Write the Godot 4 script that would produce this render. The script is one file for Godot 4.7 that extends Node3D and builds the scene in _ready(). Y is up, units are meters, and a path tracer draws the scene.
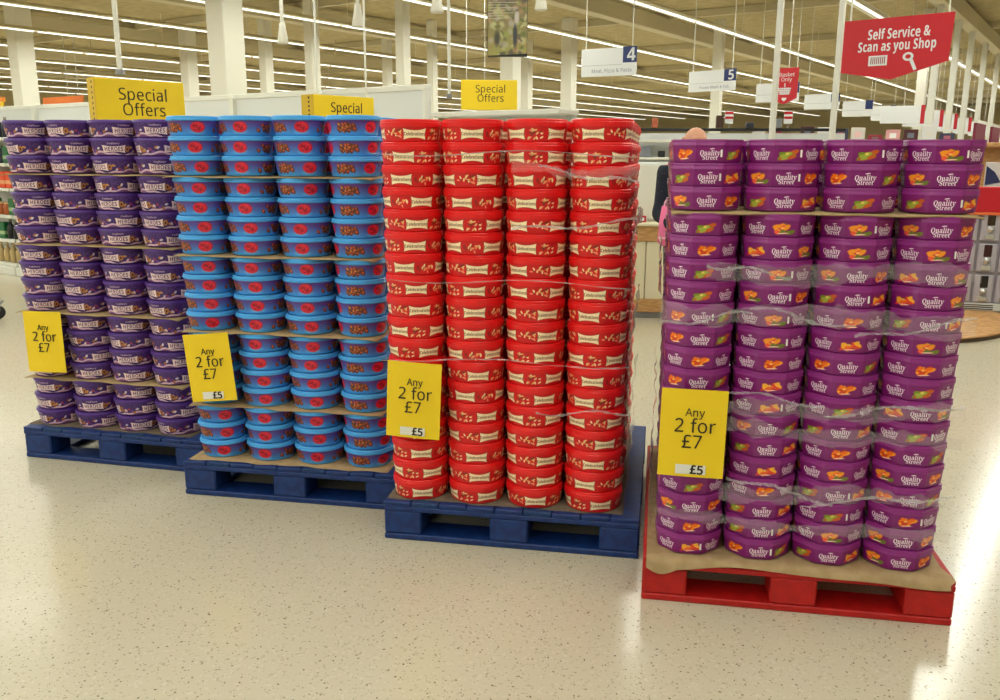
extends Node3D

# ---------------------------------------------------------------- constants
const EYE := 1.4956
const PITCH := -0.2189
const ROLL := 0.0041
const STORE := -0.6031            # turn of the shop's own axes (light rows, gondolas, signs)
const PALLET_TOP := 0.158
const ORD := ["top", "second from the top", "third from the top", "fourth from the top", "fifth from the top", "sixth from the top", "seventh from the top", "eighth from the top", "ninth from the top", "tenth from the top", "eleventh from the top", "twelfth from the top", "thirteenth from the top", "fourteenth from the top", "fifteenth from the top", "sixteenth from the top", "seventeenth from the top", "eighteenth from the top", "nineteenth from the top"]
const COL := ["first", "second", "third", "fourth"]

var rng := RandomNumberGenerator.new()
var M := {}
var LIGHT_COLOR := Color(0.99, 1.0, 0.955)
var used := {}

func _ready() -> void:
	rng.seed = 7
	# camera
	var cam := Camera3D.new()
	cam.name = "camera"
	cam.position = Vector3(0, EYE, 0)
	cam.basis = Basis(Vector3.RIGHT, PITCH) * Basis(Vector3.BACK, ROLL)
	cam.fov = 43.48
	cam.near = 0.05
	cam.far = 200.0
	cam.current = true
	add_child(cam)
	# surroundings and exposure
	var e := Environment.new()
	e.background_mode = Environment.BG_COLOR
	e.background_color = Color(0, 0, 0)
	e.tonemap_mode = Environment.TONE_MAPPER_LINEAR
	e.tonemap_exposure = 1.0
	e.sdfgi_enabled = true
	e.ssao_enabled = true
	e.ssil_enabled = true
	var we := WorldEnvironment.new()
	we.name = "surroundings"
	we.environment = e
	add_child(we)
	# light rows: one area light per row of strip lights, under its glowing tubes
	for k in range(-1, 13):
		light_row(-0.97 - 3.18 * k, k)
	make_materials()
	build_shell()
	for k in 4:
		build_stack(k)
	build_background()

# ---------------------------------------------------------------- naming helpers
func numbered(called: String) -> String:
	if not used.has(called):
		used[called] = 0
		return called
	used[called] += 1
	return "%s_%03d" % [called, used[called]]

func thing(called: String, label: String, category: String, at := Vector3.ZERO, turn := 0.0, group := "") -> Node3D:
	var o := Node3D.new()
	o.name = numbered(called)
	o.position = at
	o.rotation.y = turn
	tag(o, label, category, group)
	add_child(o, true)
	return o

func tag(o: Node, label: String, category: String, group := "") -> void:
	o.set_meta("label", label)
	o.set_meta("category", category)
	if group != "":
		o.set_meta("group", group)

func part(called: String, mesh: Mesh, m: Material, parent: Node, at := Vector3.ZERO, turn := Vector3.ZERO) -> MeshInstance3D:
	var o := MeshInstance3D.new()
	o.name = called
	o.mesh = mesh
	o.material_override = null
	for i in mesh.get_surface_count():
		o.set_surface_override_material(i, m)
	o.position = at
	o.rotation = turn
	o.cast_shadow = GeometryInstance3D.SHADOW_CASTING_SETTING_ON
	parent.add_child(o, true)
	return o

func struct(called: String, mesh: Mesh, m: Material, at := Vector3.ZERO, turn := 0.0) -> MeshInstance3D:
	var o := part(called, mesh, m, self, at, Vector3(0, turn, 0))
	o.set_meta("kind", "structure")
	return o

# shop axes to world: x right along the gondola fronts, s away along the light rows
func shop(x: float, y: float, s: float) -> Vector3:
	return Vector3(x * cos(0.6031) + s * sin(0.6031), y, x * sin(0.6031) - s * cos(0.6031))

# ---------------------------------------------------------------- shape helpers
func new_st() -> SurfaceTool:
	var st := SurfaceTool.new()
	st.begin(Mesh.PRIMITIVE_TRIANGLES)
	st.set_smooth_group(-1)
	return st

func done(st: SurfaceTool) -> ArrayMesh:
	st.generate_normals()
	return st.commit()

func v3(st: SurfaceTool, p: Vector3, uv: Vector2) -> void:
	st.set_uv(uv)
	st.add_vertex(p)

func tri_out(st: SurfaceTool, a: Vector3, b: Vector3, c: Vector3, out: Vector3, ua := Vector2.ZERO, ub := Vector2.ZERO, uc := Vector2.ZERO) -> void:
	if (c - a).cross(b - a).dot(out) >= 0.0:
		v3(st, a, ua); v3(st, b, ub); v3(st, c, uc)
	else:
		v3(st, a, ua); v3(st, c, uc); v3(st, b, ub)

func quad_out(st: SurfaceTool, a: Vector3, b: Vector3, c: Vector3, d: Vector3, out: Vector3, u := Rect2(0, 0, 1, 1)) -> void:
	# a top left, b top right, c bottom right, d bottom left
	var ua := u.position
	var uc := u.end
	tri_out(st, a, b, c, out, ua, Vector2(uc.x, ua.y), uc)
	tri_out(st, a, c, d, out, ua, uc, Vector2(ua.x, uc.y))

func bx(st: SurfaceTool, c: Vector3, s: Vector3, bev := 0.004, turn := Basis()) -> void:
	var hs := s * 0.5
	bev = minf(bev, minf(hs.x, minf(hs.y, hs.z)) * 0.9)
	var P := func(axis: int, sx: float, sy: float, sz: float) -> Vector3:
		var p := Vector3(sx * (hs.x - bev), sy * (hs.y - bev), sz * (hs.z - bev))
		p[axis] = [sx, sy, sz][axis] * hs[axis]
		return c + turn * p
	for axis in 3:
		var u := (axis + 1) % 3
		var w := (axis + 2) % 3
		for sg in [-1.0, 1.0]:
			var q := []
			for k in [[-1, -1], [1, -1], [1, 1], [-1, 1]]:
				var g := [0.0, 0.0, 0.0]
				g[axis] = sg; g[u] = float(k[0]); g[w] = float(k[1])
				q.append(P.call(axis, g[0], g[1], g[2]))
			var n := Vector3.ZERO
			n[axis] = sg
			quad_out(st, q[0], q[1], q[2], q[3], turn * n)
		if bev > 0.0005:
			# bevels along the axis "axis", between faces u and w
			for su in [-1.0, 1.0]:
				for sw in [-1.0, 1.0]:
					var g0 := [0.0, 0.0, 0.0]
					g0[u] = su; g0[w] = sw
					g0[axis] = -1.0
					var a: Vector3 = P.call(u, g0[0], g0[1], g0[2])
					var b: Vector3 = P.call(w, g0[0], g0[1], g0[2])
					g0[axis] = 1.0
					var c2: Vector3 = P.call(w, g0[0], g0[1], g0[2])
					var d: Vector3 = P.call(u, g0[0], g0[1], g0[2])
					var n2 := Vector3.ZERO
					n2[u] = su; n2[w] = sw
					quad_out(st, a, b, c2, d, turn * n2)
	if bev > 0.0005:
		for sx in [-1.0, 1.0]:
			for sy in [-1.0, 1.0]:
				for sz in [-1.0, 1.0]:
					tri_out(st, P.call(0, sx, sy, sz), P.call(1, sx, sy, sz), P.call(2, sx, sy, sz), turn * Vector3(sx, sy, sz))

func box(s: Vector3, bev := 0.004, c := Vector3.ZERO) -> ArrayMesh:
	var st := new_st()
	bx(st, c, s, bev)
	return done(st)

func tube(st: SurfaceTool, a: Vector3, b: Vector3, r: float, seg := 10) -> void:
	var z := (b - a).normalized()
	var x := z.cross(Vector3.UP if absf(z.y) < 0.9 else Vector3.RIGHT).normalized()
	var y := z.cross(x)
	for i in seg:
		var t0 := TAU * i / seg
		var t1 := TAU * (i + 1) / seg
		var n0 := x * cos(t0) + y * sin(t0)
		var n1 := x * cos(t1) + y * sin(t1)
		quad_out(st, b + n0 * r, b + n1 * r, a + n1 * r, a + n0 * r, n0 + n1)
		tri_out(st, b, b + n0 * r, b + n1 * r, z)
		tri_out(st, a, a + n0 * r, a + n1 * r, -z)

# lathe: prof is a list of [radius, height] from bottom to top; sides 0 is round, 8 is a rounded octagon
func ring_factor(t: float, sides: int, soft: float) -> float:
	if sides == 0:
		return 1.0
	var step := TAU / sides
	var m := fposmod(t + step * 0.5, step) - step * 0.5
	return minf(1.0 / cos(m), soft)

func lathe(st: SurfaceTool, prof: Array, seg: int, sides := 0, soft := 1.055, v0 := 1.0, v1 := 0.0) -> void:
	var y0: float = prof[0][1]
	var y1: float = prof[-1][1]
	for j in prof.size() - 1:
		var a: Array = prof[j]
		var b: Array = prof[j + 1]
		for i in seg:
			var t0 := TAU * i / seg
			var t1 := TAU * (i + 1) / seg
			var f0 := ring_factor(t0, sides, soft)
			var f1 := ring_factor(t1, sides, soft)
			var d0 := Vector3(sin(t0), 0, cos(t0)) * f0
			var d1 := Vector3(sin(t1), 0, cos(t1)) * f1
			var va := lerpf(v0, v1, (a[1] - y0) / maxf(y1 - y0, 1e-5))
			var vb := lerpf(v0, v1, (b[1] - y0) / maxf(y1 - y0, 1e-5))
			var p0: Vector3 = d0 * a[0] + Vector3(0, a[1], 0)
			var p1: Vector3 = d0 * b[0] + Vector3(0, b[1], 0)
			var p2: Vector3 = d1 * b[0] + Vector3(0, b[1], 0)
			var p3: Vector3 = d1 * a[0] + Vector3(0, a[1], 0)
			var u0 := float(i) / seg
			var u1 := float(i + 1) / seg
			if b[0] > 1e-5:
				v3(st, p0, Vector2(u0, va)); v3(st, p1, Vector2(u0, vb)); v3(st, p2, Vector2(u1, vb))
			if a[0] > 1e-5:
				v3(st, p0, Vector2(u0, va)); v3(st, p2, Vector2(u1, vb)); v3(st, p3, Vector2(u1, va))

func lathed(prof: Array, seg: int, smooth := true) -> ArrayMesh:
	var st := new_st()
	st.set_smooth_group(0 if smooth else -1)
	lathe(st, prof, seg)
	return done(st)

# flat outline (x, y), clockwise or not, made into a slab of depth d centred on z 0
func slab(poly: PackedVector2Array, d: float) -> ArrayMesh:
	var st := new_st()
	var idx := Geometry2D.triangulate_polygon(poly)
	for k in range(0, idx.size(), 3):
		var a := poly[idx[k]]
		var b := poly[idx[k + 1]]
		var c := poly[idx[k + 2]]
		for s in [1.0, -1.0]:
			tri_out(st, Vector3(a.x, a.y, s * d / 2), Vector3(b.x, b.y, s * d / 2), Vector3(c.x, c.y, s * d / 2), Vector3(0, 0, s))
	var ctr := Vector2.ZERO
	for p in poly:
		ctr += p / poly.size()
	for i in poly.size():
		var a := poly[i]
		var b := poly[(i + 1) % poly.size()]
		var n := Vector2(b.y - a.y, a.x - b.x)
		if Geometry2D.is_polygon_clockwise(poly):
			n = -n
		quad_out(st, Vector3(a.x, a.y, d / 2), Vector3(b.x, b.y, d / 2), Vector3(b.x, b.y, -d / 2), Vector3(a.x, a.y, -d / 2), Vector3(n.x, n.y, 0))
	return done(st)

func font(bold := false, serif := false) -> SystemFont:
	var f := SystemFont.new()
	f.font_names = PackedStringArray(["Droid Serif" if serif else "Droid Sans"])
	f.font_weight = 700 if bold else 400
	return f

func letters(text: String, height: float, bold := false, serif := false, depth := 0.0015) -> TextMesh:
	var t := TextMesh.new()
	t.text = text
	t.font = font(bold, serif)
	t.font_size = 64
	t.pixel_size = height / 64.0
	t.depth = depth
	t.curve_step = 2.0
	return t

# ---------------------------------------------------------------- painting of print
func blob(im: Image, cx: float, cy: float, rx: float, ry: float, c: Color, soft := 0.25, rot := 0.0) -> void:
	var r := maxf(rx, ry) + 1.0
	var w := im.get_width()
	for y in range(maxi(0, int(cy - r)), mini(im.get_height(), int(cy + r) + 1)):
		for x in range(int(cx - r), int(cx + r) + 1):
			var dx := x + 0.5 - cx
			var dy := y + 0.5 - cy
			var px := (dx * cos(rot) + dy * sin(rot)) / rx
			var py := (-dx * sin(rot) + dy * cos(rot)) / ry
			var q := sqrt(px * px + py * py)
			var k := clampf((1.0 - q) / soft, 0.0, 1.0)
			if k > 0.0:
				var xx := posmod(x, w)
				im.set_pixel(xx, y, im.get_pixel(xx, y).lerp(c, k * c.a))

# cream ribbon whose top and bottom edges curve inwards
func ribbon(im: Image, cx: float, cy: float, hw: float, hh: float, c: Color, edge: Color) -> void:
	var w := im.get_width()
	for y in range(int(cy - hh - 3), int(cy + hh + 4)):
		for x in range(int(cx - hw - 3), int(cx + hw + 4)):
			var t := (x - cx) / hw
			var lim := hh * (0.62 + 0.38 * t * t)
			var side := hw * (0.97 - 0.08 * cos((y - cy) / hh * 1.4))
			var d := minf(lim - absf(y - cy), side - absf(x - cx))
			if y < 0 or y >= im.get_height():
				continue
			if d > 0.0:
				im.set_pixel(posmod(x, w), y, c)
			elif d > -2.5:
				im.set_pixel(posmod(x, w), y, edge)

func ink(im: Image, text: String, cx: float, cy: float, height: float, c: Color, bold := true, serif := false, squash := 1.0, slant := 0.0) -> void:
	var t := letters(text, height, bold, serif, 0.0)
	var arr := t.get_mesh_arrays()
	if arr.is_empty() or arr[Mesh.ARRAY_VERTEX] == null:
		return
	var vs: PackedVector3Array = arr[Mesh.ARRAY_VERTEX]
	var ids := PackedInt32Array()
	if arr[Mesh.ARRAY_INDEX] != null:
		ids = arr[Mesh.ARRAY_INDEX]
	else:
		for i in vs.size():
			ids.append(i)
	var cover := {}
	for k in range(0, ids.size() - 2, 3):
		var p := []
		for q in 3:
			var v := vs[ids[k + q]]
			p.append(Vector2(cx + (v.x + slant * v.y) * squash, cy - v.y))
		var a: Vector2 = p[0]
		var b: Vector2 = p[1]
		var d: Vector2 = p[2]
		var area := (b - a).cross(d - a)
		if absf(area) < 1e-6:
			continue
		var x0 := int(floor(minf(a.x, minf(b.x, d.x))))
		var x1 := int(ceil(maxf(a.x, maxf(b.x, d.x))))
		var y0 := int(floor(minf(a.y, minf(b.y, d.y))))
		var y1 := int(ceil(maxf(a.y, maxf(b.y, d.y))))
		for y in range(y0, y1 + 1):
			for x in range(x0, x1 + 1):
				for s in 4:
					var o := Vector2(x + 0.25 + 0.5 * (s % 2), y + 0.25 + 0.5 * (s / 2))
					var w0 := (b - a).cross(o - a) / area
					var w1 := (d - b).cross(o - b) / area
					var w2 := (a - d).cross(o - d) / area
					if w0 >= 0.0 and w1 >= 0.0 and w2 >= 0.0:
						var key := Vector3i(x, y, s)
						cover[key] = true
	var sums := {}
	for key in cover:
		var xy := Vector2i(key.x, key.y)
		sums[xy] = sums.get(xy, 0.0) + 0.25
	for xy in sums:
		if xy.y >= 0 and xy.y < im.get_height():
			var xx := posmod(xy.x, im.get_width())
			im.set_pixel(xx, xy.y, im.get_pixel(xx, xy.y).lerp(c, minf(1.0, sums[xy])))

func shade_rows(im: Image, top: Color, bottom: Color) -> void:
	for y in im.get_height():
		im.fill_rect(Rect2i(0, y, im.get_width(), 1), top.lerp(bottom, float(y) / im.get_height()))

func print_heroes() -> Image:
	var im := Image.create(1536, 150, false, Image.FORMAT_RGB8)
	shade_rows(im, Color(0.27, 0.13, 0.45), Color(0.21, 0.09, 0.36))
	var r := RandomNumberGenerator.new()
	r.seed = 3
	for i in 260:
		blob(im, r.randf() * 1536, r.randf() * 90, 2.0 + r.randf() * 2.5, 2.0 + r.randf() * 2.0, Color(0.62, 0.45, 0.78, 0.8))
	# pale swoosh along the foot
	for x in 1536:
		var h := 26.0 + 16.0 * sin(x * TAU / 512.0 + 1.0) + 8.0 * sin(x * TAU / 170.0)
		var y0 := int(150 - h)
		for y in range(maxi(0, y0), mini(150, y0 + 22)):
			im.set_pixel(x, y, Color(0.86, 0.72, 0.80))
		for y in range(mini(150, y0 + 22), 150):
			im.set_pixel(x, y, Color(0.46, 0.26, 0.48))
	for k in 3:
		var cx := 512.0 * k + 200
		# wrapped sweets between the ribbons
		for j in 7:
			var c: Color = [Color(0.55, 0.28, 0.15), Color(0.78, 0.55, 0.30), Color(0.85, 0.75, 0.80), Color(0.62, 0.20, 0.35), Color(0.45, 0.25, 0.60), Color(0.72, 0.45, 0.22), Color(0.85, 0.80, 0.84)][j]
			blob(im, cx + 150 + j * 30 + r.randf() * 10, 60 + r.randf() * 60, 24, 15, c, 0.3, r.randf() * 3.0)
		blob(im, cx + 142, 84, 30, 38, Color(0.72, 0.48, 0.24), 0.3)
		blob(im, cx + 142, 84, 13, 18, Color(0.32, 0.13, 0.12), 0.4)
		ribbon(im, cx, 82, 128, 46, Color(0.95, 0.86, 0.85), Color(0.45, 0.25, 0.40))
		ink(im, "HEROES", cx, 82, 64, Color(0.36, 0.17, 0.40), true, false, 0.82)
		ink(im, "Cadbury", cx, 20, 26, Color(0.85, 0.74, 0.85), true, true, 1.1, 0.2)
	return im

func print_roses() -> Image:
	var im := Image.create(1536, 150, false, Image.FORMAT_RGB8)
	shade_rows(im, Color(0.36, 0.20, 0.54), Color(0.22, 0.62, 0.92))
	var r := RandomNumberGenerator.new()
	r.seed = 5
	for k in 3:
		var cx := 512.0 * k + 120
		blob(im, cx, 118, 95, 40, Color(0.55, 0.78, 0.95, 0.85), 0.9)
		blob(im, cx + 250, 40, 130, 46, Color(0.36, 0.16, 0.46, 0.8), 0.9)
		blob(im, cx, 68, 76, 64, Color(0.84, 0.10, 0.22), 0.16)
		for j in 26:
			var a := r.randf() * TAU
			var d := r.randf() * 54
			blob(im, cx + cos(a) * d, 68 + sin(a) * d * 0.85, 18, 10, Color(0.92, 0.22, 0.30, 0.8) if j % 2 else Color(0.60, 0.04, 0.14, 0.8), 0.5, a + 1.5)
		for j in 20:
			var px := cx + 262 + (r.randf() - 0.5) * 180
			var py := 78 + (r.randf() - 0.5) * 70
			blob(im, px, py, 32, 21, Color(0.36, 0.16, 0.10), 0.25, r.randf() * 2.0)
			blob(im, px - 3, py - 4, 23, 13, [Color(0.80, 0.47, 0.18), Color(0.62, 0.32, 0.16), Color(0.78, 0.35, 0.22)][j % 3], 0.4, r.randf() * 2.0)
	return im

func print_celebrations() -> Image:
	var im := Image.create(1536, 130, false, Image.FORMAT_RGB8)
	shade_rows(im, Color(0.82, 0.07, 0.09), Color(0.82, 0.07, 0.09))
	var r := RandomNumberGenerator.new()
	r.seed = 9
	for k in 4:
		var cx := 384.0 * k + 150
		for j in 18:
			var px := cx + 125 + r.randf() * 140
			var py := 24 + r.randf() * 84
			var c: Color = [Color(0.96, 0.86, 0.68), Color(0.62, 0.12, 0.10), Color(0.92, 0.70, 0.42), Color(0.52, 0.16, 0.10), Color(0.95, 0.55, 0.42), Color(0.88, 0.78, 0.55)][j % 6]
			blob(im, px, py, 20, 9, c, 0.3, r.randf() * 3.0)
		ribbon(im, cx, 66, 100, 54, Color(0.98, 0.91, 0.76), Color(0.45, 0.20, 0.08))
		ink(im, "Celebrations", cx, 66, 44, Color(0.45, 0.24, 0.12), true, false, 0.66)
	return im

func print_quality() -> Image:
	var im := Image.create(2048, 140, false, Image.FORMAT_RGB8)
	shade_rows(im, Color(0.52, 0.10, 0.46), Color(0.47, 0.07, 0.41))
	var r := RandomNumberGenerator.new()
	r.seed = 11
	for k in 8:
		# face k is centred on u = k / 8 because face 0 looks along +z
		var cx := 256.0 * k
		if k % 2 == 0:
			blob(im, cx + 18, 24, 28, 6, Color(0.95, 0.90, 0.95), 0.3, -0.1)
			ink(im, "Quality", cx, 62, 62, Color(0.97, 0.93, 0.97), true, true, 0.80, 0.1)
			ink(im, "Street", cx + 4, 103, 54, Color(0.97, 0.93, 0.97), true, true, 0.84, 0.1)
		else:
			var set: Array = [[Color(0.95, 0.45, 0.05), Color(1.0, 0.62, 0.15), Color(0.85, 0.25, 0.05)], [Color(0.45, 0.55, 0.12), Color(0.80, 0.36, 0.14), Color(0.62, 0.68, 0.25)], [Color(0.95, 0.42, 0.10), Color(0.90, 0.22, 0.20), Color(0.98, 0.70, 0.20)], [Color(0.95, 0.35, 0.25), Color(0.42, 0.48, 0.16), Color(0.98, 0.60, 0.15)]][(k - 1) / 2]
			blob(im, cx, 74, 92, 50, Color(0.55, 0.10, 0.20, 0.6), 0.7)
			for j in 12:
				blob(im, cx + (r.randf() - 0.5) * 140, 76 + (r.randf() - 0.5) * 68, 36 + r.randf() * 16, 17 + r.randf() * 7, set[j % 3], 0.3, (r.randf() - 0.5) * 1.4)
			if k != 3:
				blob(im, cx, 112, 66, 7, Color(0.98, 0.85, 0.75), 0.4, -0.04)
			blob(im, cx - 10, 66, 22, 14, Color(1.0, 0.85, 0.45, 0.8), 0.5)
	return im

func print_terrazzo() -> Image:
	var n := 1536
	var im := Image.create(n, n, false, Image.FORMAT_RGB8)
	im.fill(Color(0.765, 0.735, 0.650))
	var r := RandomNumberGenerator.new()
	r.seed = 21
	var noise := FastNoiseLite.new()
	noise.seed = 4
	noise.frequency = 0.02
	for i in 5200:
		var c := Color(0.81, 0.78, 0.71) if i % 3 else Color(0.70, 0.66, 0.56)
		c.a = 0.6
		wrap_blob(im, r.randf() * n, r.randf() * n, 3.0 + r.randf() * 6.0, 2.0 + r.randf() * 4.0, c, r.randf() * 3.0)
	for i in 4600:
		var g := r.randf()
		var c := Color(0.30, 0.27, 0.22).lerp(Color(0.60, 0.54, 0.43), g)
		c.a = 0.9
		var s := 1.4 + 2.6 * pow(r.randf(), 3.0)
		wrap_blob(im, r.randf() * n, r.randf() * n, s * 1.3, s * 0.8, c, r.randf() * 3.0)
	return im

func wrap_blob(im: Image, cx: float, cy: float, rx: float, ry: float, c: Color, rot: float) -> void:
	var r := int(maxf(rx, ry)) + 1
	var n := im.get_width()
	var cs := cos(rot)
	var sn := sin(rot)
	for y in range(-r, r + 1):
		for x in range(-r, r + 1):
			var px := (x * cs + y * sn) / rx
			var py := (-x * sn + y * cs) / ry
			var k := clampf((1.0 - sqrt(px * px + py * py)) / 0.4, 0.0, 1.0)
			if k > 0.0:
				var xx := posmod(int(cx) + x, n)
				var yy := posmod(int(cy) + y, n)
				im.set_pixel(xx, yy, im.get_pixel(xx, yy).lerp(c, k * c.a))

func print_poster() -> Image:
	var im := Image.create(256, 360, false, Image.FORMAT_RGB8)
	shade_rows(im, Color(0.42, 0.36, 0.30), Color(0.60, 0.58, 0.32))
	var r := RandomNumberGenerator.new()
	r.seed = 31
	for i in 120:
		var c: Color = [Color(0.56, 0.58, 0.30), Color(0.72, 0.70, 0.52), Color(0.32, 0.30, 0.26), Color(0.66, 0.62, 0.56), Color(0.40, 0.42, 0.24), Color(0.62, 0.50, 0.34)][i % 6]
		c.a = 0.8
		blob(im, r.randf() * 256, 30 + r.randf() * 330, 10 + r.randf() * 26, 8 + r.randf() * 22, c, 0.6, r.randf() * 3.0)
	for i in 9:
		im.fill_rect(Rect2i(0, 12 + i * 16, 90 + (i * 53) % 120, 4), Color(0.70, 0.66, 0.60))
	blob(im, 178, 250, 18, 90, Color(0.24, 0.24, 0.26), 0.5)
	blob(im, 188, 140, 20, 50, Color(0.72, 0.68, 0.66), 0.5)
	blob(im, 60, 260, 26, 60, Color(0.28, 0.27, 0.22), 0.6)
	return im

# ---------------------------------------------------------------- materials
func flat(c: Color, rough := 0.6, metal := 0.0) -> StandardMaterial3D:
	var m := StandardMaterial3D.new()
	m.albedo_color = c
	m.roughness = rough
	m.metallic = metal
	return m

func printed(im: Image, rough := 0.38) -> StandardMaterial3D:
	var m := StandardMaterial3D.new()
	m.albedo_texture = ImageTexture.create_from_image(im)
	m.roughness = rough
	return m

func grained(a: Color, b: Color, scale: Vector3, rough: float, freq := 0.02, seed_ := 1, stops := [0.3, 0.7]) -> StandardMaterial3D:
	var n := FastNoiseLite.new()
	n.seed = seed_
	n.frequency = freq
	n.fractal_octaves = 4
	var t := NoiseTexture2D.new()
	t.width = 512
	t.height = 512
	t.seamless = true
	t.noise = n
	var g := Gradient.new()
	g.set_color(0, a)
	g.set_color(1, b)
	g.set_offset(0, stops[0])
	g.set_offset(1, stops[1])
	t.color_ramp = g
	var m := StandardMaterial3D.new()
	m.albedo_texture = t
	m.roughness = rough
	m.uv1_triplanar = true
	m.uv1_scale = scale
	return m

func make_materials() -> void:
	M.heroes = printed(print_heroes())
	M.roses = printed(print_roses())
	M.celebrations = printed(print_celebrations())
	M.quality = printed(print_quality(), 0.3)
	M.heroes_lid = flat(Color(0.30, 0.16, 0.50), 0.4)
	M.roses_lid = flat(Color(0.30, 0.66, 0.93), 0.35)
	M.celebrations_lid = flat(Color(0.88, 0.09, 0.10), 0.35)
	M.quality_lid = flat(Color(0.55, 0.17, 0.50), 0.28)
	M.seal = flat(Color(0.92, 0.90, 0.90), 0.5)
	M.card_sheet = grained(Color(0.63, 0.53, 0.38), Color(0.68, 0.58, 0.43), Vector3(1, 1, 1), 0.85, 0.03, 2)
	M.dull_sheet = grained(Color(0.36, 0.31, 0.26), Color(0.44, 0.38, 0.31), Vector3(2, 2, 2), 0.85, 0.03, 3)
	M.blue_paint = grained(Color(0.015, 0.15, 0.38), Color(0.03, 0.20, 0.45), Vector3(1.2, 1.2, 1.2), 0.55, 0.03, 5)
	M.blue_worn = grained(Color(0.03, 0.17, 0.38), Color(0.10, 0.25, 0.42), Vector3(3, 3, 3), 0.7, 0.03, 6)
	M.red_paint = grained(Color(0.66, 0.045, 0.04), Color(0.72, 0.065, 0.055), Vector3(1.2, 1.2, 1.2), 0.55, 0.03, 7)
	M.yellow_card = flat(Color(0.93, 0.80, 0.09), 0.45)
	M.ink = flat(Color(0.16, 0.12, 0.06), 0.6)
	M.ticket = flat(Color(0.88, 0.88, 0.85), 0.5)
	M.film = StandardMaterial3D.new()
	M.film.albedo_color = Color(0.92, 0.92, 0.93, 0.10)
	M.film.transparency = BaseMaterial3D.TRANSPARENCY_ALPHA
	M.film.roughness = 0.22
	M.film.cull_mode = BaseMaterial3D.CULL_DISABLED
	M.rope = M.film.duplicate()
	M.rope.albedo_color = Color(0.95, 0.95, 0.96, 0.26)
	var terr := StandardMaterial3D.new()
	terr.albedo_texture = ImageTexture.create_from_image(print_terrazzo())
	terr.uv1_triplanar = true
	terr.uv1_world_triplanar = true
	terr.uv1_scale = Vector3(0.62, 0.62, 0.62)
	terr.roughness = 0.185
	M.floor = terr
	M.white = flat(Color(0.86, 0.85, 0.80), 0.6)
	M.white_metal = flat(Color(0.85, 0.85, 0.81), 0.4)
	M.panel_white = flat(Color(0.82, 0.83, 0.82), 0.5)
	M.grey_metal = flat(Color(0.55, 0.55, 0.56), 0.4, 0.3)
	M.dark = flat(Color(0.08, 0.08, 0.09), 0.5)
	M.ceiling = grained(Color(0.66, 0.60, 0.43), Color(0.71, 0.65, 0.48), Vector3(0.3, 0.3, 0.3), 0.85, 0.02, 8)
	M.beam = flat(Color(0.78, 0.74, 0.62), 0.7)
	M.wall = flat(Color(0.84, 0.78, 0.60), 0.8)
	M.wood = grained(Color(0.70, 0.52, 0.32), Color(0.80, 0.62, 0.40), Vector3(0.6, 5, 0.6), 0.5, 0.03, 12)
	M.cream = flat(Color(0.88, 0.84, 0.72), 0.5)
	M.sign_red = flat(Color(0.74, 0.05, 0.13), 0.45)
	M.sign_white = flat(Color(0.86, 0.87, 0.88), 0.5)
	M.sign_blue = flat(Color(0.07, 0.17, 0.40), 0.45)
	M.maroon = flat(Color(0.45, 0.06, 0.20), 0.6)
	M.skin = flat(Color(0.80, 0.58, 0.47), 0.55)
	M.navy = flat(Color(0.05, 0.07, 0.15), 0.85)
	M.trouser = flat(Color(0.10, 0.10, 0.13), 0.9)
	M.pink = flat(Color(0.88, 0.42, 0.60), 0.7)

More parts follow.
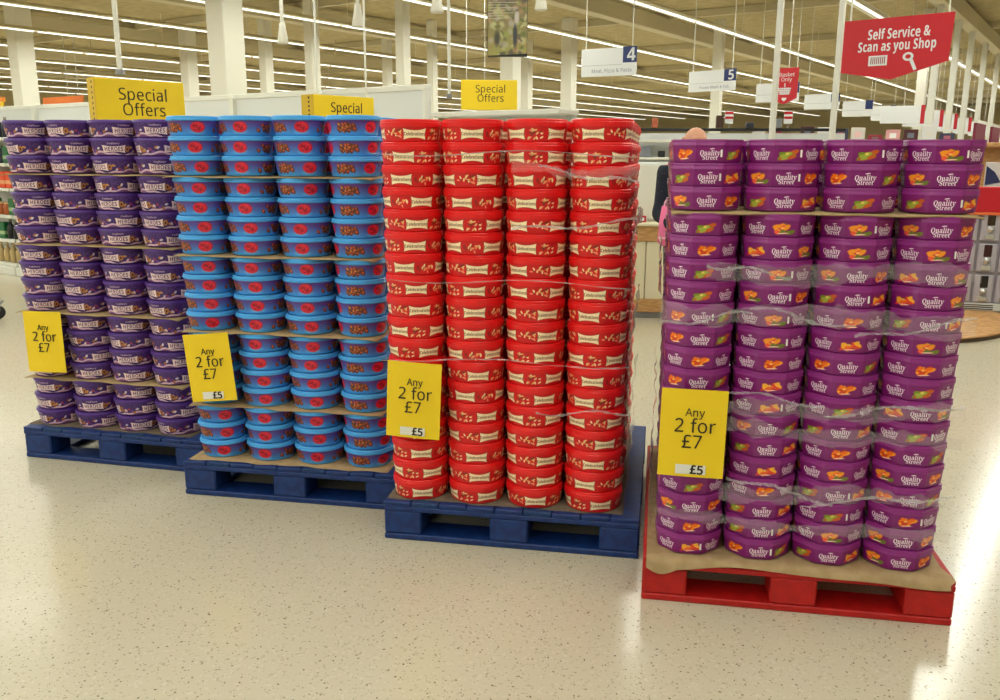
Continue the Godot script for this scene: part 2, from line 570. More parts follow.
# ---------------------------------------------------------------- strip lights
func light_row(x: float, k: int) -> void:
	var s0 := -16.0
	var s1 := 62.0
	if k == 3:
		s1 = 50.0
	var len := s1 - s0
	var word: String = ["", "", "first", "second", "third", "fourth", "fifth", "sixth", "seventh", "eighth", "ninth", "tenth", "eleventh", "twelfth", "thirteenth"][k + 2]
	var o := thing("strip_light_row", "long row of white fluorescent strip lights under the ceiling, " + ("outermost" if k < 0 else word) + " row from the right" , "light", shop(x, 4.1, (s0 + s1) / 2), STORE, "rows of ceiling strip lights")
	if not M.has("tube"):
		M.tube = StandardMaterial3D.new()
		M.tube.albedo_color = Color(0.9, 0.9, 0.88)
		M.tube.emission_enabled = true
		M.tube.emission = LIGHT_COLOR.lerp(Color.WHITE, 0.5)
		M.tube.emission_energy_multiplier = 1.5
		M.trough = flat(Color(0.86, 0.84, 0.76), 0.5)
		var st := new_st()
		for i in 6:
			var t0 := PI + PI * i / 6.0
			var t1 := PI + PI * (i + 1) / 6.0
			var a := Vector3(cos(t0) * 0.034, sin(t0) * 0.02, 0)
			var b := Vector3(cos(t1) * 0.034, sin(t1) * 0.02, 0)
			var h := Vector3(0, 0, 1.44)
			quad_out(st, a - h, b - h, b + h, a + h, a + b)
		quad_out(st, Vector3(-0.034, 0, -1.44), Vector3(0.034, 0, -1.44), Vector3(0.034, 0, 1.44), Vector3(-0.034, 0, 1.44), Vector3.UP)
		M.tube_mesh = done(st)
	# folded white steel trough
	var tr := new_st()
	for sg in [-1.0, 1.0]:
		bx(tr, Vector3(sg * 0.10, 0.055, 0), Vector3(0.13, 0.006, len), 0.001, Basis(Vector3.BACK, -sg * 0.55))
	bx(tr, Vector3(0, 0.055, 0), Vector3(0.09, 0.07, len), 0.004)
	part("trough", done(tr), M.trough, o)
	var n := int(len / 3.0)
	for i in n:
		var z := len / 2 - 1.5 - 3.0 * i
		var sdist := (s0 + s1) / 2 - z
		if k == 3 and sdist > 22.2 and sdist < 24.0:
			continue
		part("tube", M.tube_mesh, M.tube, o, Vector3(0, 0.012, z))
	# hangers to the ceiling
	if not M.has("hanger_mesh"):
		M.hanger_mesh = box(Vector3(0.012, 0.74, 0.012), 0.0)
	for i in range(0, n, 2):
		part("hanger", M.hanger_mesh, M.trough, o, Vector3(0, 0.45, len / 2 - 3.0 * i - 0.2))
	var li := AreaLight3D.new()
	li.name = "glow"
	li.area_size = Vector2(0.06, len)
	li.light_color = LIGHT_COLOR
	li.light_energy = 90.0 * len / 68.0
	li.area_range = 80.0
	li.shadow_enabled = true
	li.position = Vector3(0, -0.03, 0)
	li.rotation.x = -PI / 2
	o.add_child(li, true)

# ---------------------------------------------------------------- shell
func build_shell() -> void:
	var w := 56.0
	var d := 92.0
	var mid := shop(-19.0, 0, 26.0)
	struct("floor", box(Vector3(w, 0.2, d), 0.0), M.floor, mid + Vector3(0, -0.1, 0), STORE)
	struct("ceiling", box(Vector3(w, 0.2, d), 0.0), M.ceiling, mid + Vector3(0, 5.0, 0), STORE)
	struct("wall_back", box(Vector3(w, 5.2, 0.3), 0.0), M.wall, shop(-19, 2.5, 72), STORE)
	struct("wall_front", box(Vector3(w, 5.2, 0.3), 0.0), M.wall, shop(-19, 2.5, -20), STORE)
	struct("wall_left", box(Vector3(0.3, 5.2, d), 0.0), M.wall, shop(-47, 2.5, 26), STORE)
	struct("wall_right", box(Vector3(0.3, 5.2, d), 0.0), M.wall, shop(9, 2.5, 26), STORE)
	# roof purlins across the rows and girders along them
	var cross := box(Vector3(w, 0.16, 0.10), 0.0)
	for i in 15:
		struct("trim_%d" % (i + 1), cross, M.beam, shop(-19, 4.81, -15.0 + 6.0 * i), STORE)
	for i in 6:
		struct("trim_%d" % (i + 16), box(Vector3(0.28, 0.34, d), 0.01), M.beam, shop(-3.3 - 6.36 * i, 4.60, 26), STORE)

# ---------------------------------------------------------------- pallets and stacks
# each: x, z of the pallet's front left corner, turn
const PALLETS := [[-2.386, -4.202, 0.235], [-1.413, -3.714, 0.186], [-0.457, -3.256, 0.180], [0.491, -2.773, 0.175]]

func on_pallet(k: int, a: float, y: float, d: float) -> Vector3:
	var p: Array = PALLETS[k]
	var t: float = p[2]
	return Vector3(p[0] + a * cos(t) + d * sin(t), y, p[1] + a * sin(t) - d * cos(t))

func pallet(k: int) -> Node3D:
	var lab: String = ["blue painted wooden pallet under the dark purple stack, leftmost of the three blue pallets", "blue wooden pallet under the light blue tubs, between the other two blue pallets", "blue wooden pallet under the bright red tubs, nearest of the blue pallets", "red painted wooden pallet covered with brown paper under the octagonal purple tubs"][k]
	var o := thing("pallet", lab, "pallet", on_pallet(k, 0.5, 0, 0.6), -PALLETS[k][2], "pallets standing in a row")
	var m: Material = M.red_paint if k == 3 else M.blue_paint
	# top deck: boards run front to back
	var bw := 0.1085
	for i in 9:
		var x := -0.5 + bw / 2 + i * (1.0 - bw) / 8.0
		part("deck_board", box(Vector3(bw if i > 0 and i < 8 else bw, 0.018, 1.2 - 0.004 * (i % 3)), 0.003), M.blue_worn if k != 3 and i % 4 == 1 else m, o, Vector3(x, PALLET_TOP - 0.009, 0))
	for z in [0.53, 0.0, -0.53]:
		part("stringer_board", box(Vector3(1.0, 0.020, 0.14), 0.003), m, o, Vector3(0, PALLET_TOP - 0.028, z))
		part("bottom_board", box(Vector3(1.0, 0.024, 0.14), 0.004), m, o, Vector3(0, 0.012, z))
		for x in [-0.425, 0.0, 0.425]:
			part("block", box(Vector3(0.15, 0.096, 0.145), 0.006), m, o, Vector3(x, 0.072, z + (0.0 if z == 0.0 else signf(z) * -0.004)))
	for x in [-0.43, 0.43]:
		part("bottom_board", box(Vector3(0.13, 0.022, 0.92), 0.003), m, o, Vector3(x, 0.011, 0))
	return o

# a thin sheet whose edges sag and wave; local frame is the pallet's front left corner
func sheet(a0: float, a1: float, d0: float, d1: float, thick: float, sag: float, seed_: int) -> ArrayMesh:
	var st := new_st()
	st.set_smooth_group(0)
	var r := RandomNumberGenerator.new()
	r.seed = seed_
	var ph := r.randf() * 6.0
	var nx := 40
	var nz := 12
	var H := func(i: int, j: int) -> Vector3:
		var u := float(i) / nx
		var w := float(j) / nz
		var x := lerpf(a0, a1, u)
		var dd := lerpf(d0, d1, w)
		if j == 0:
			dd += 0.006 * sin(u * 17.0 + ph) + 0.004 * sin(u * 41.0 + ph * 2.0)
		var y := 0.0
		# free edges sag between the tubs
		if j <= 1:
			y -= sag * (1.0 - j) * (0.35 + 0.65 * pow(absf(cos((u * 4.0) * PI)), 2.0) ) * (0.7 + 0.3 * sin(u * 9.0 + ph))
		if i == 0 or i == nx:
			y -= sag * 0.8
		return Vector3(x, y, -dd)
	for i in nx:
		for j in nz:
			var a: Vector3 = H.call(i, j)
			var b: Vector3 = H.call(i + 1, j)
			var c: Vector3 = H.call(i + 1, j + 1)
			var d: Vector3 = H.call(i, j + 1)
			var up := Vector3(0, thick, 0)
			quad_out(st, d + up, c + up, b + up, a + up, Vector3.UP)
			quad_out(st, d, c, b, a, Vector3.DOWN)
			if j == 0:
				quad_out(st, a + up, b + up, b, a, Vector3.BACK)
			if j == nz - 1:
				quad_out(st, d + up, c + up, c, d, Vector3.FORWARD)
			if i == 0:
				quad_out(st, d + up, a + up, a, d, Vector3.LEFT)
			if i == nx - 1:
				quad_out(st, b + up, c + up, c, b, Vector3.RIGHT)
	return done(st)

func tub_proto(k: int) -> Node3D:
	var o := Node3D.new()
	var body := new_st()
	var lid := new_st()
	var print_: Material
	var lidm: Material
	if k == 3:
		var h := 0.0722
		lathe(body, [[0.1045, 0.004], [0.1085, h - 0.020]], 48, 8, 1.062)
		var st2 := new_st()
		lathe(st2, [[0.0, 0.004], [0.090, 0.004], [0.092, 0.0], [0.101, 0.0], [0.1045, 0.004]], 48, 8, 1.062, 0.99, 0.99)
		lathe(lid, [[0.1085, h - 0.020], [0.1108, h - 0.020], [0.1112, h - 0.017], [0.1095, h - 0.008], [0.1106, h - 0.004], [0.1098, h], [0.101, h], [0.099, h - 0.003], [0.0, h - 0.003]], 48, 8, 1.062)
		part("tub", done(body), M.quality, o)
		part("base", done(st2), M.quality_lid, o)
		part("lid", done(lid), M.quality_lid, o)
		return o
	var spec: Array = [[0.1125, 0.1090, 0.0970, 0.0802, 0.016], [0.1130, 0.1080, 0.0975, 0.0803, 0.020], [0.1135, 0.1110, 0.1045, 0.0806, 0.027]][k]
	var rl: float = spec[0]
	var rt: float = spec[1]
	var rb: float = spec[2]
	var h: float = spec[3]
	var lh: float = spec[4]
	var seg := 40
	print_ = [M.heroes, M.roses, M.celebrations][k]
	lidm = [M.heroes_lid, M.roses_lid, M.celebrations_lid][k]
	body.set_smooth_group(0)
	lathe(body, [[rb, 0.004], [rb + (rt - rb) * 0.55, 0.004 + (h - lh - 0.004) * 0.5], [rt, h - lh]], seg)
	var base := new_st()
	base.set_smooth_group(-1)
	lathe(base, [[0.0, 0.004], [rb * 0.88, 0.004], [rb * 0.90, 0.0], [rb * 0.97, 0.0], [rb, 0.004]], seg)
	# the lid: skirt, rounded rim, recessed top
	if k == 2:
		lathe(lid, [[rt, h - lh], [rl, h - lh], [rl, h - 0.012], [rl - 0.002, h - 0.010], [rl - 0.002, h - 0.003], [rl - 0.005, h], [rl - 0.012, h], [rl - 0.014, h - 0.003], [0.0, h - 0.003]], seg)
	elif k == 1:
		lathe(lid, [[rt, h - lh], [rl - 0.004, h - lh], [rl, h - lh + 0.002], [rl + 0.001, h - lh + 0.007], [rl - 0.003, h - lh + 0.009], [rl - 0.003, h - 0.003], [rl - 0.006, h], [rl - 0.013, h], [rl - 0.015, h - 0.003], [0.0, h - 0.003]], seg)
	else:
		lathe(lid, [[rt, h - lh], [rl, h - lh], [rl + 0.001, h - lh + 0.004], [rl - 0.001, h - 0.002], [rl - 0.004, h], [rl - 0.012, h], [rl - 0.014, h - 0.003], [0.0, h - 0.003]], seg)
	part("tub", done(body), print_, o)
	part("base", done(base), lidm, o)
	part("lid", done(lid), lidm, o)
	return o

func build_stack(k: int) -> void:
	var turn: float = -PALLETS[k][2]
	pallet(k)
	var proto := tub_proto(k)
	var rows := 19 if k == 3 else 18
	var breaks: Array = [[3, 7, 11, 15], [3, 7, 11, 15], [], [16]][k]
	var pitch: float = [0.0812, 0.0813, 0.0811, 0.0722][k]
	var tray: float = [0.006, 0.006, 0.0, 0.009][k]
	var base_y: float = PALLET_TOP + [0.002, 0.004, 0.003, 0.006][k]
	var mid0: float = [0.448, 0.476, 0.466, 0.4965][k]
	var mid1: float = [0.444, 0.434, 0.4535, 0.500][k]
	var step0: float = [0.2290, 0.2300, 0.2315, 0.2300][k]
	var step1: float = [0.2340, 0.2380, 0.2380, 0.2360][k]
	var front: float = [0.040, 0.042, 0.022, 0.026][k]
	var rad: float = [0.1145, 0.1155, 0.114, 0.115][k]
	var noun: String = ["round dark purple sweet tub", "round light blue sweet tub", "round bright red sweet tub", "eight-sided magenta purple sweet tub"][k]
	var where: String = ["dark purple stack", "light blue stack", "bright red stack", "eight-sided purple stack"][k]
	var group: String = ["dark purple tubs stacked on the farthest blue pallet", "light blue tubs stacked on the middle blue pallet", "red tubs stacked on the nearest blue pallet", "eight-sided purple tubs stacked on the red pallet"][k]
	var called: String = ["purple_sweet_tub", "blue_sweet_tub", "red_sweet_tub", "octagonal_sweet_tub"][k]
	var r := RandomNumberGenerator.new()
	r.seed = 100 + k
	var deep := 2
	# sheets of card between the layers
	var y := base_y
	if k != 3:
		var b := sheet(mid0 - 2.0 * step0, mid0 + 2.03 * step0, [0.05, 0.026, 0.034][k], 1.16, 0.002, 0.001, 50 + k)
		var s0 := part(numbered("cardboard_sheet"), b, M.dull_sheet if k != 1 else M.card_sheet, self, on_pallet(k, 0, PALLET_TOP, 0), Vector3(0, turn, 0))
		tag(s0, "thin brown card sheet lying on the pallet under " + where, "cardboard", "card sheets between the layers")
	else:
		brown_paper(k, turn)
	var layer := 0
	for i in rows:
		if i in breaks:
			var f := float(i) / rows
			var m := lerpf(mid0, mid1, f)
			var w := lerpf(step0, step1, f)
			var sm := sheet(m - 1.94 * w, m + 1.94 * w, front + 0.004, front + (1.12 if k == 3 else 2.2 * w), tray - 0.003, 0.005, 60 + k * 10 + layer)
			var so := part(numbered("cardboard_sheet"), sm, M.card_sheet, self, on_pallet(k, 0, y + 0.0005, 0), Vector3(0, turn, 0))
			var nth: String = ["lowest", "second lowest", "third lowest", "topmost"][layer] if breaks.size() > 1 else "only"
			tag(so, "brown wavy card sheet between tubs, " + nth + " one within the " + where, "cardboard", "card sheets between the layers")
			layer += 1
			y += tray
		for c in 4:
			for d in 5:
				if d >= deep and not ((k == 2 and c == 3) or (k == 3 and c == 0)):
					continue
				var f := (float(i) + 0.5) / rows
				var m := lerpf(mid0, mid1, f)
				var w := lerpf(step0, step1, f)
				var a := m + (c - 1.5) * w + r.randf_range(-0.0006, 0.0006)
				var dd := front + rad + d * 0.2325 + r.randf_range(-0.0006, 0.0006)
				var t: Node3D = proto.duplicate()
				t.name = numbered(called)
				t.position = on_pallet(k, a, y, dd)
				var spin := r.randf() * TAU
				if k == 1:
					spin = [0.05, -0.30, -0.22, 0.55][c] + r.randf_range(-0.14, 0.14)
					if c == 2 and i > 13:
						spin += 0.35
				elif k == 2:
					spin = float(r.randi() % 8) * 0.42 + c * 0.3
				elif k == 3:
					spin = float(r.randi() % 8) * TAU / 8.0 + [0.05, 0.03, -0.02, -0.05][c] + r.randf_range(-0.025, 0.025)
				t.rotation.y = turn + spin
				var n := rows - 1 - i
				var text := ""
				if d == 0:
					text = "%s, %s in %s front column from left" % [noun, ORD[n], COL[c]]
				elif c == 3 and k == 2 or c == 0 and k == 3:
					text = "%s, %s, %s back along %s side" % [noun, ORD[n], ["", "second", "third", "fourth", "fifth"][d], "right" if k == 2 else "left"]
				else:
					text = "%s, %s, behind the %s front column" % [noun, ORD[n], COL[c]]
				tag(t, text, "tub", group)
				add_child(t, true)
				if k == 3 and d == 0 and r.randf() < 0.25:
					var se := part("seal", box(Vector3(0.006, 0.022, 0.001), 0.0), M.seal, t)
					var ang := -spin + 0.36
					se.position = Vector3(sin(ang), 0, cos(ang)) * 0.1145 + Vector3(0, 0.030, 0)
					se.rotation.y = ang
		y += pitch
	proto.free()
	price_card(k, turn)
	film(k, turn)

func brown_paper(k: int, turn: float) -> void:
	var st := new_st()
	st.set_smooth_group(0)
	var nx := 48
	var rows_ := [1.17, 0.8, 0.4, 0.1, 0.03, 0.0, -0.006, -0.010]
	var H := func(i: int, j: int) -> Vector3:
		var u := float(i) / nx
		var x := lerpf(0.012, 0.988, u)
		var d: float = rows_[j]
		var y := 0.003
		var hang := 0.026 + 0.012 * sin(u * 6.0 + 2.2) + 0.006 * sin(u * 15.0) - 0.012 * smoothstep(0.72, 1.0, u)
		if u < 0.10:
			hang += 0.018 * sin(u / 0.10 * PI)
		hang = maxf(hang, 0.004)
		if j >= 6:
			y -= hang * (0.5 if j == 6 else 1.0)
			d -= 0.004 * sin(u * 21.0)
		elif j == 5:
			y -= 0.002
		if i == nx:
			y -= 0.0
		return Vector3(x + (0.012 * sin(j * 1.7) if i == nx else 0.0), y, -d)
	for i in nx:
		for j in rows_.size() - 1:
			var a: Vector3 = H.call(i, j)
			var b: Vector3 = H.call(i + 1, j)
			var c: Vector3 = H.call(i + 1, j + 1)
			var d: Vector3 = H.call(i, j + 1)
			quad_out(st, a, b, c, d, Vector3(0, 1, 0.6))
			var o := Vector3(0, -0.0012, -0.0008)
			quad_out(st, a + o, b + o, c + o, d + o, Vector3(0, -1, -0.6))
	var p := part(numbered("paper_sheet"), done(st), M.card_sheet, self, on_pallet(k, 0, PALLET_TOP, 0), Vector3(0, turn, 0))
	tag(p, "creased brown paper sheet draped over the front edge of the red pallet", "paper")

func price_card(k: int, turn: float) -> void:
	var c: Array = [[0.187, 0.601, 0.035], [0.178, 0.594, 0.030], [0.124, 0.578, 0.02], [0.141, 0.607, -0.01]][k]
	var tilt: float = [0.02, 0.100, -0.040, -0.012][k]
	var lab: String = ["yellow price card without a white ticket, leaning on the dark purple stack", "yellow price card tilted sideways on the front of the light blue stack", "yellow price card on the front of the bright red stack", "largest yellow price card, on the front of the eight-sided purple stack"][k]
	var o := thing("price_card", lab, "sign", on_pallet(k, c[0], c[1] - 0.148, -0.008), turn, "yellow price cards on the stacks")
	o.rotation = Vector3(-0.02, turn, tilt)
	var card := new_st()
	# slightly bowed A4 card
	var n := 6
	card.set_smooth_group(0)
	for i in n:
		var x0 := lerpf(-0.106, 0.106, float(i) / n)
		var x1 := lerpf(-0.106, 0.106, float(i + 1) / n)
		var z0 := -0.004 * pow(x0 / 0.106, 2.0)
		var z1 := -0.004 * pow(x1 / 0.106, 2.0)
		for s in [0.0, -0.002]:
			quad_out(card, Vector3(x0, 0.297, z0 + s), Vector3(x1, 0.297, z1 + s), Vector3(x1, 0, z1 + s), Vector3(x0, 0, z0 + s), Vector3(0, 0, 1 if s == 0.0 else -1))
	part("card", done(card), M.yellow_card, o)
	var x := 0.006
	part("lettering", letters("Any", 0.037), M.ink, o, Vector3(x - 0.002, 0.220, 0.002))
	part("lettering", letters("2 for", 0.064), M.ink, o, Vector3(x, 0.175, 0.002))
	part("lettering", letters("£7", 0.062), M.ink, o, Vector3(x - 0.006, 0.121, 0.002))
	if k > 0:
		var tk := part("price_ticket", box(Vector3(0.098, 0.032, 0.001), 0.0), M.ticket, o, Vector3(0.0, 0.026, 0.0015))
		part("lettering", letters("£5", 0.042, true), M.ink, tk, Vector3(0.020, 0.0, 0.0012))

# crumpled bands of stretch film along the front and side of a stack
func film(k: int, turn: float) -> void:
	if k < 2:
		return
	var o := thing("stretch_film", ["", "", "clear wrinkled plastic film wound round the bright red stack", "clear wrinkled plastic film wound round the eight-sided purple stack"][k], "plastic film", on_pallet(k, 0, 0, 0), turn, "plastic film round the stacks")
	# [height, width, rise over the front, from a, to a, wrinkles]
	var bands: Array
	if k == 3:
		bands = [[1.140, 0.050, 0.01, 0.16, 0.97, 0.15], [1.145, 0.008, -0.03, 0.16, 0.42, 1.0], [1.000, 0.055, -0.02, 0.02, 0.97, 0.3], [0.985, 0.008, 0.05, 0.02, 0.30, 1.2], [1.000, 0.009, -0.06, 0.30, 0.62, 1.2], [0.975, 0.009, 0.07, 0.62, 0.97, 1.2], [0.700, 0.050, 0.02, 0.24, 0.97, 0.2], [0.735, 0.007, -0.04, 0.24, 0.55, 1.0], [0.715, 0.008, 0.05, 0.55, 0.97, 1.2], [0.620, 0.045, -0.02, 0.24, 0.97, 0.15], [0.415, 0.050, 0.02, 0.24, 0.97, 0.3], [0.425, 0.009, -0.07, 0.26, 0.60, 1.4], [0.410, 0.008, 0.06, 0.50, 0.97, 1.4], [0.300, 0.035, -0.02, 0.03, 0.97, 0.2]]
	else:
		bands = [[1.500, 0.004, 0.0, -0.02, 0.94, 0.6], [1.440, 0.030, -0.02, 0.50, 0.95, 0.3], [1.425, 0.008, -0.05, 0.60, 0.95, 1.3], [1.250, 0.008, 0.04, 0.50, 0.95, 1.0], [1.040, 0.004, 0.0, 0.0, 0.94, 0.6], [0.740, 0.005, 0.01, 0.0, 0.94, 0.8], [0.560, 0.007, 0.02, 0.60, 0.95, 1.0]]
	var r := RandomNumberGenerator.new()
	r.seed = 400 + k
	for b in bands:
		part("film_band" if b[1] > 0.02 else "film_rope", film_mesh(b, k, r), M.film if b[1] > 0.02 else M.rope, o)
	# side strips running back along the flank
	var side := 0.942 if k == 2 else 0.018
	var levels := [1.24, 0.86, 0.52, 0.26] if k == 2 else [1.1, 0.66, 0.30]
	for yy in levels:
		var st := new_st()
		st.set_smooth_group(0)
		var n := 24
		var wd := 0.05 + r.randf() * 0.05
		if yy < 0.5:
			wd = 0.12
		for i in n:
			for j in 3:
				var q := []
				for cc in [[i, j + 1], [i + 1, j + 1], [i + 1, j], [i, j]]:
					var u := float(cc[0]) / n
					var w := float(cc[1]) / 3.0
					q.append(Vector3(side + (0.005 if k == 2 else -0.005) * sin(cc[0] * 0.8 + yy * 9.0 + cc[1] * 1.7), yy + (w - 0.5) * wd + 0.02 * sin(u * 5.0 + yy * 20.0), -(0.04 + u * 1.08)))
				quad_out(st, q[0], q[1], q[2], q[3], Vector3(1 if k == 2 else -1, 0, 0))
		part("film_band", done(st), M.film, o)

func film_mesh(b: Array, k: int, r: RandomNumberGenerator) -> ArrayMesh:
	var st := new_st()
	st.set_smooth_group(0)
	var n := 72
	var m := 4
	var ph := r.randf() * 10.0
	var grid := []
	var noise := FastNoiseLite.new()
	noise.seed = int(ph * 100)
	noise.frequency = 1.0
	for i in n + 1:
		var u := float(i) / n
		var a := lerpf(b[3], b[4], u)
		var col := []
		for j in m + 1:
			var w := float(j) / m - 0.5
			var wr: float = b[5] * 0.006
			var pinch := 0.55 + 1.1 * noise.get_noise_2d(u * 7.0, ph)
			var yy: float = b[0] + b[2] * (u - 0.5) + w * b[1] * maxf(0.25, 0.5 + pinch) + 0.010 * sin(u * 8.0 + ph)
			# the film dips a little between the columns
			var dip := 0.010 * pow(absf(cos((a - 0.03) / 0.232 * PI)), 6.0)
			var z: float = -(0.018 if k == 3 else 0.014) + wr * noise.get_noise_2d(u * 30.0 + j * 1.7, ph + j * 2.3) * 1.6 - dip + 0.004
			col.append(Vector3(a, yy, z))
		grid.append(col)
	for i in n:
		for j in m:
			quad_out(st, grid[i][j + 1], grid[i + 1][j + 1], grid[i + 1][j], grid[i][j], Vector3.BACK)
	return done(st)

# ---------------------------------------------------------------- background
func build_background() -> void:
	columns()
	gondolas()
	hanging_signs()
	poles_and_posts()
	counter_area()
	capsule_stand()
	trolley()
	person(Vector3(1.345, 0, -6.25), 0.15)

func columns() -> void:
	# world x, z, side, words that tell it apart
	var list := [
		[-11.25, -21.60, 0.42, "white square column above the far left shelves, leftmost column"],
		[-8.67, -25.50, 0.34, "white square column just left of the widest column"],
		[-4.38, -14.70, 0.41, "widest white square column, rising behind the light blue tubs"],
		[-6.01, -23.50, 0.26, "slim white column, first to the right of the widest column"],
		[-4.22, -20.56, 0.25, "slim white column, second to the right of the widest column"],
		[-3.40, -27.40, 0.23, "thin distant white column left of the hanging speaker pole"],
		[-1.95, -18.30, 0.22, "white column behind the left edge of the red stack"],
		[-1.81, -24.10, 0.21, "thin white column left of the smallest yellow offers sign"],
		[0.22, -21.50, 0.36, "white column below the hanging picture banner"],
		[0.78, -27.90, 0.27, "distant white column right of the hanging picture banner"],
		[1.75, -23.70, 0.31, "white column beside the sign for aisle four"],
		[5.62, -23.80, 0.24, "white column under the sign for aisle five"],
		[10.12, -22.00, 0.22, "white column below the right end of the red self service sign"]]
	for c in list:
		var o := thing("column", c[3], "column", Vector3(c[0], 0, c[1]), STORE, "square columns of the shop")
		part("shaft", box(Vector3(c[2], 4.9, c[2]), 0.012, Vector3(0, 2.45, 0)), M.white, o)
		part("kick_plate", box(Vector3(c[2] + 0.03, 0.25, c[2] + 0.03), 0.006, Vector3(0, 0.125, 0)), M.grey_metal, o)

# ---------------------------------------------------------------- shelving along the end of the aisles
func gondolas() -> void:
	var names := ["first from the left", "second from the left", "third from the left", "fourth from the left", "fifth from the left", "sixth from the left"]
	for i in 6:
		var x := -11.75 + 1.25 * i
		var tall := 2.05
		var o := thing("shelving_unit", "white metal shelving unit with grey back panel behind the stacks, " + names[i], "shelving", shop(x, 0, 6.0), STORE, "white shelving units along the aisle ends")
		part("back_panel", box(Vector3(1.24, tall - 0.1, 0.04), 0.004, Vector3(0, tall / 2 + 0.05, -0.02)), M.panel_white, o)
		part("top_rail", box(Vector3(1.24, 0.05, 0.06), 0.006, Vector3(0, tall, -0.02)), M.white_metal, o)
		for sg in [-1.0, 1.0]:
			part("upright", box(Vector3(0.03, tall, 0.06), 0.003, Vector3(sg * 0.61, tall / 2, 0.02)), M.white_metal, o)
		part("base", box(Vector3(1.22, 0.10, 0.46), 0.006, Vector3(0, 0.05, 0.25)), M.white_metal, o)
		for y in [0.12, 0.42, 0.72, 1.05, 1.35, 1.66]:
			part("shelf", box(Vector3(1.20, 0.035, 0.42), 0.004, Vector3(0, y, 0.23)), M.white_metal, o)
	var low := thing("shelving_unit", "lower white display unit behind the middle of the red stack", "shelving", shop(-4.05, 0, 6.0), STORE, "white shelving units along the aisle ends")
	part("back_panel", box(Vector3(1.2, 1.7, 0.04), 0.004, Vector3(0, 0.95, -0.02)), M.panel_white, low)
	part("top_rail", box(Vector3(1.22, 0.04, 0.30), 0.006, Vector3(0, 1.81, 0.10)), M.white_metal, low)
	part("base", box(Vector3(1.2, 0.10, 0.46), 0.006, Vector3(0, 0.05, 0.25)), M.white_metal, low)
	for y in [0.12, 0.5, 0.9, 1.3]:
		part("shelf", box(Vector3(1.18, 0.035, 0.42), 0.004, Vector3(0, y, 0.23)), M.white_metal, low)
	# goods on the one unit whose shelves can be seen, left of the dark purple stack
	var r := RandomNumberGenerator.new()
	r.seed = 77
	var kinds := [
		["bottle", "tall dark bottle", "bottle", Color(0.07, 0.08, 0.16)],
		["carton", "green carton", "carton", Color(0.06, 0.38, 0.20)],
		["carton", "orange carton", "carton", Color(0.85, 0.27, 0.04)],
		["jar", "orange jar with lid", "jar", Color(0.62, 0.30, 0.06)],
		["bottle", "black bottle", "bottle", Color(0.05, 0.06, 0.06)],
		["bottle", "cream bottle", "bottle", Color(0.72, 0.62, 0.42)]]
	var levels := [1.68, 1.37, 1.07, 0.74, 0.44, 0.14]
	var words := ["top shelf", "second shelf from the top", "third shelf from the top", "third shelf from the bottom", "second shelf from the bottom", "bottom shelf"]
	var sets := [[0, 0, 5], [0, 1, 0], [2, 2, 2], [3, 1, 3], [4, 4, 1], [5, 5, 5]]
	for l in 6:
		for j in 8:
			var kd: Array = kinds[sets[l][j % 3]]
			var at := shop(-12.27 + j * 0.148, levels[l], 6.0 - 0.34)
			var place := "%s, %s along the %s left of the purple stack" % [kd[1], ["first", "second", "third", "fourth", "fifth", "sixth", "seventh", "eighth"][j], words[l].replace(" from the", " from")]
			product(kd, at, place, r)

func product(kd: Array, at: Vector3, label: String, r: RandomNumberGenerator) -> void:
	var o := thing(kd[0], label, kd[2], at, STORE, "goods on the white shelves at the left edge")
	var key: String = "goods_" + kd[1]
	if not M.has(key):
		M[key] = flat(kd[3], 0.4)
		M["cap_" + key] = flat(kd[3].lerp(Color(0.9, 0.85, 0.7), 0.6), 0.5)
		var lt := new_st()
		quad_out(lt, Vector3(-0.035, 0.12, 0.0502), Vector3(0.035, 0.12, 0.0502), Vector3(0.035, 0.05, 0.0502), Vector3(-0.035, 0.05, 0.0502), Vector3.BACK)
		if kd[0] == "carton":
			M["mesh_" + key] = box(Vector3(0.13, 0.20, 0.09), 0.006, Vector3(0, 0.10, 0))
			M["top_" + key] = box(Vector3(0.132, 0.05, 0.092), 0.004, Vector3(0, 0.07, 0))
		elif kd[0] == "jar":
			M["mesh_" + key] = lathed([[0.0, 0.0], [0.052, 0.0], [0.058, 0.008], [0.058, 0.11], [0.045, 0.13], [0.0, 0.13]], 20)
			M["top_" + key] = lathed([[0.0, 0.13], [0.048, 0.13], [0.048, 0.155], [0.0, 0.155]], 20, false)
		else:
			M["mesh_" + key] = lathed([[0.0, 0.0], [0.040, 0.0], [0.046, 0.008], [0.046, 0.13], [0.036, 0.16], [0.016, 0.19], [0.015, 0.225], [0.0, 0.225]], 20)
			M["top_" + key] = lathed([[0.0, 0.21], [0.018, 0.21], [0.018, 0.24], [0.0, 0.24]], 16, false)
	part("container" if kd[0] != "carton" else "box", M["mesh_" + key], M[key], o)
	part("cap" if kd[0] != "carton" else "label_band", M["top_" + key], M["cap_" + key], o)

# ---------------------------------------------------------------- signs hung from the ceiling
func rods(o: Node3D, xs: Array, top: float) -> void:
	for x in xs:
		var y1: float = 4.9 - o.position.y
		part("hanging_rod", box(Vector3(0.012, y1 - top, 0.012), 0.0, Vector3(x, (y1 + top) / 2, 0)), M.white_metal, o)

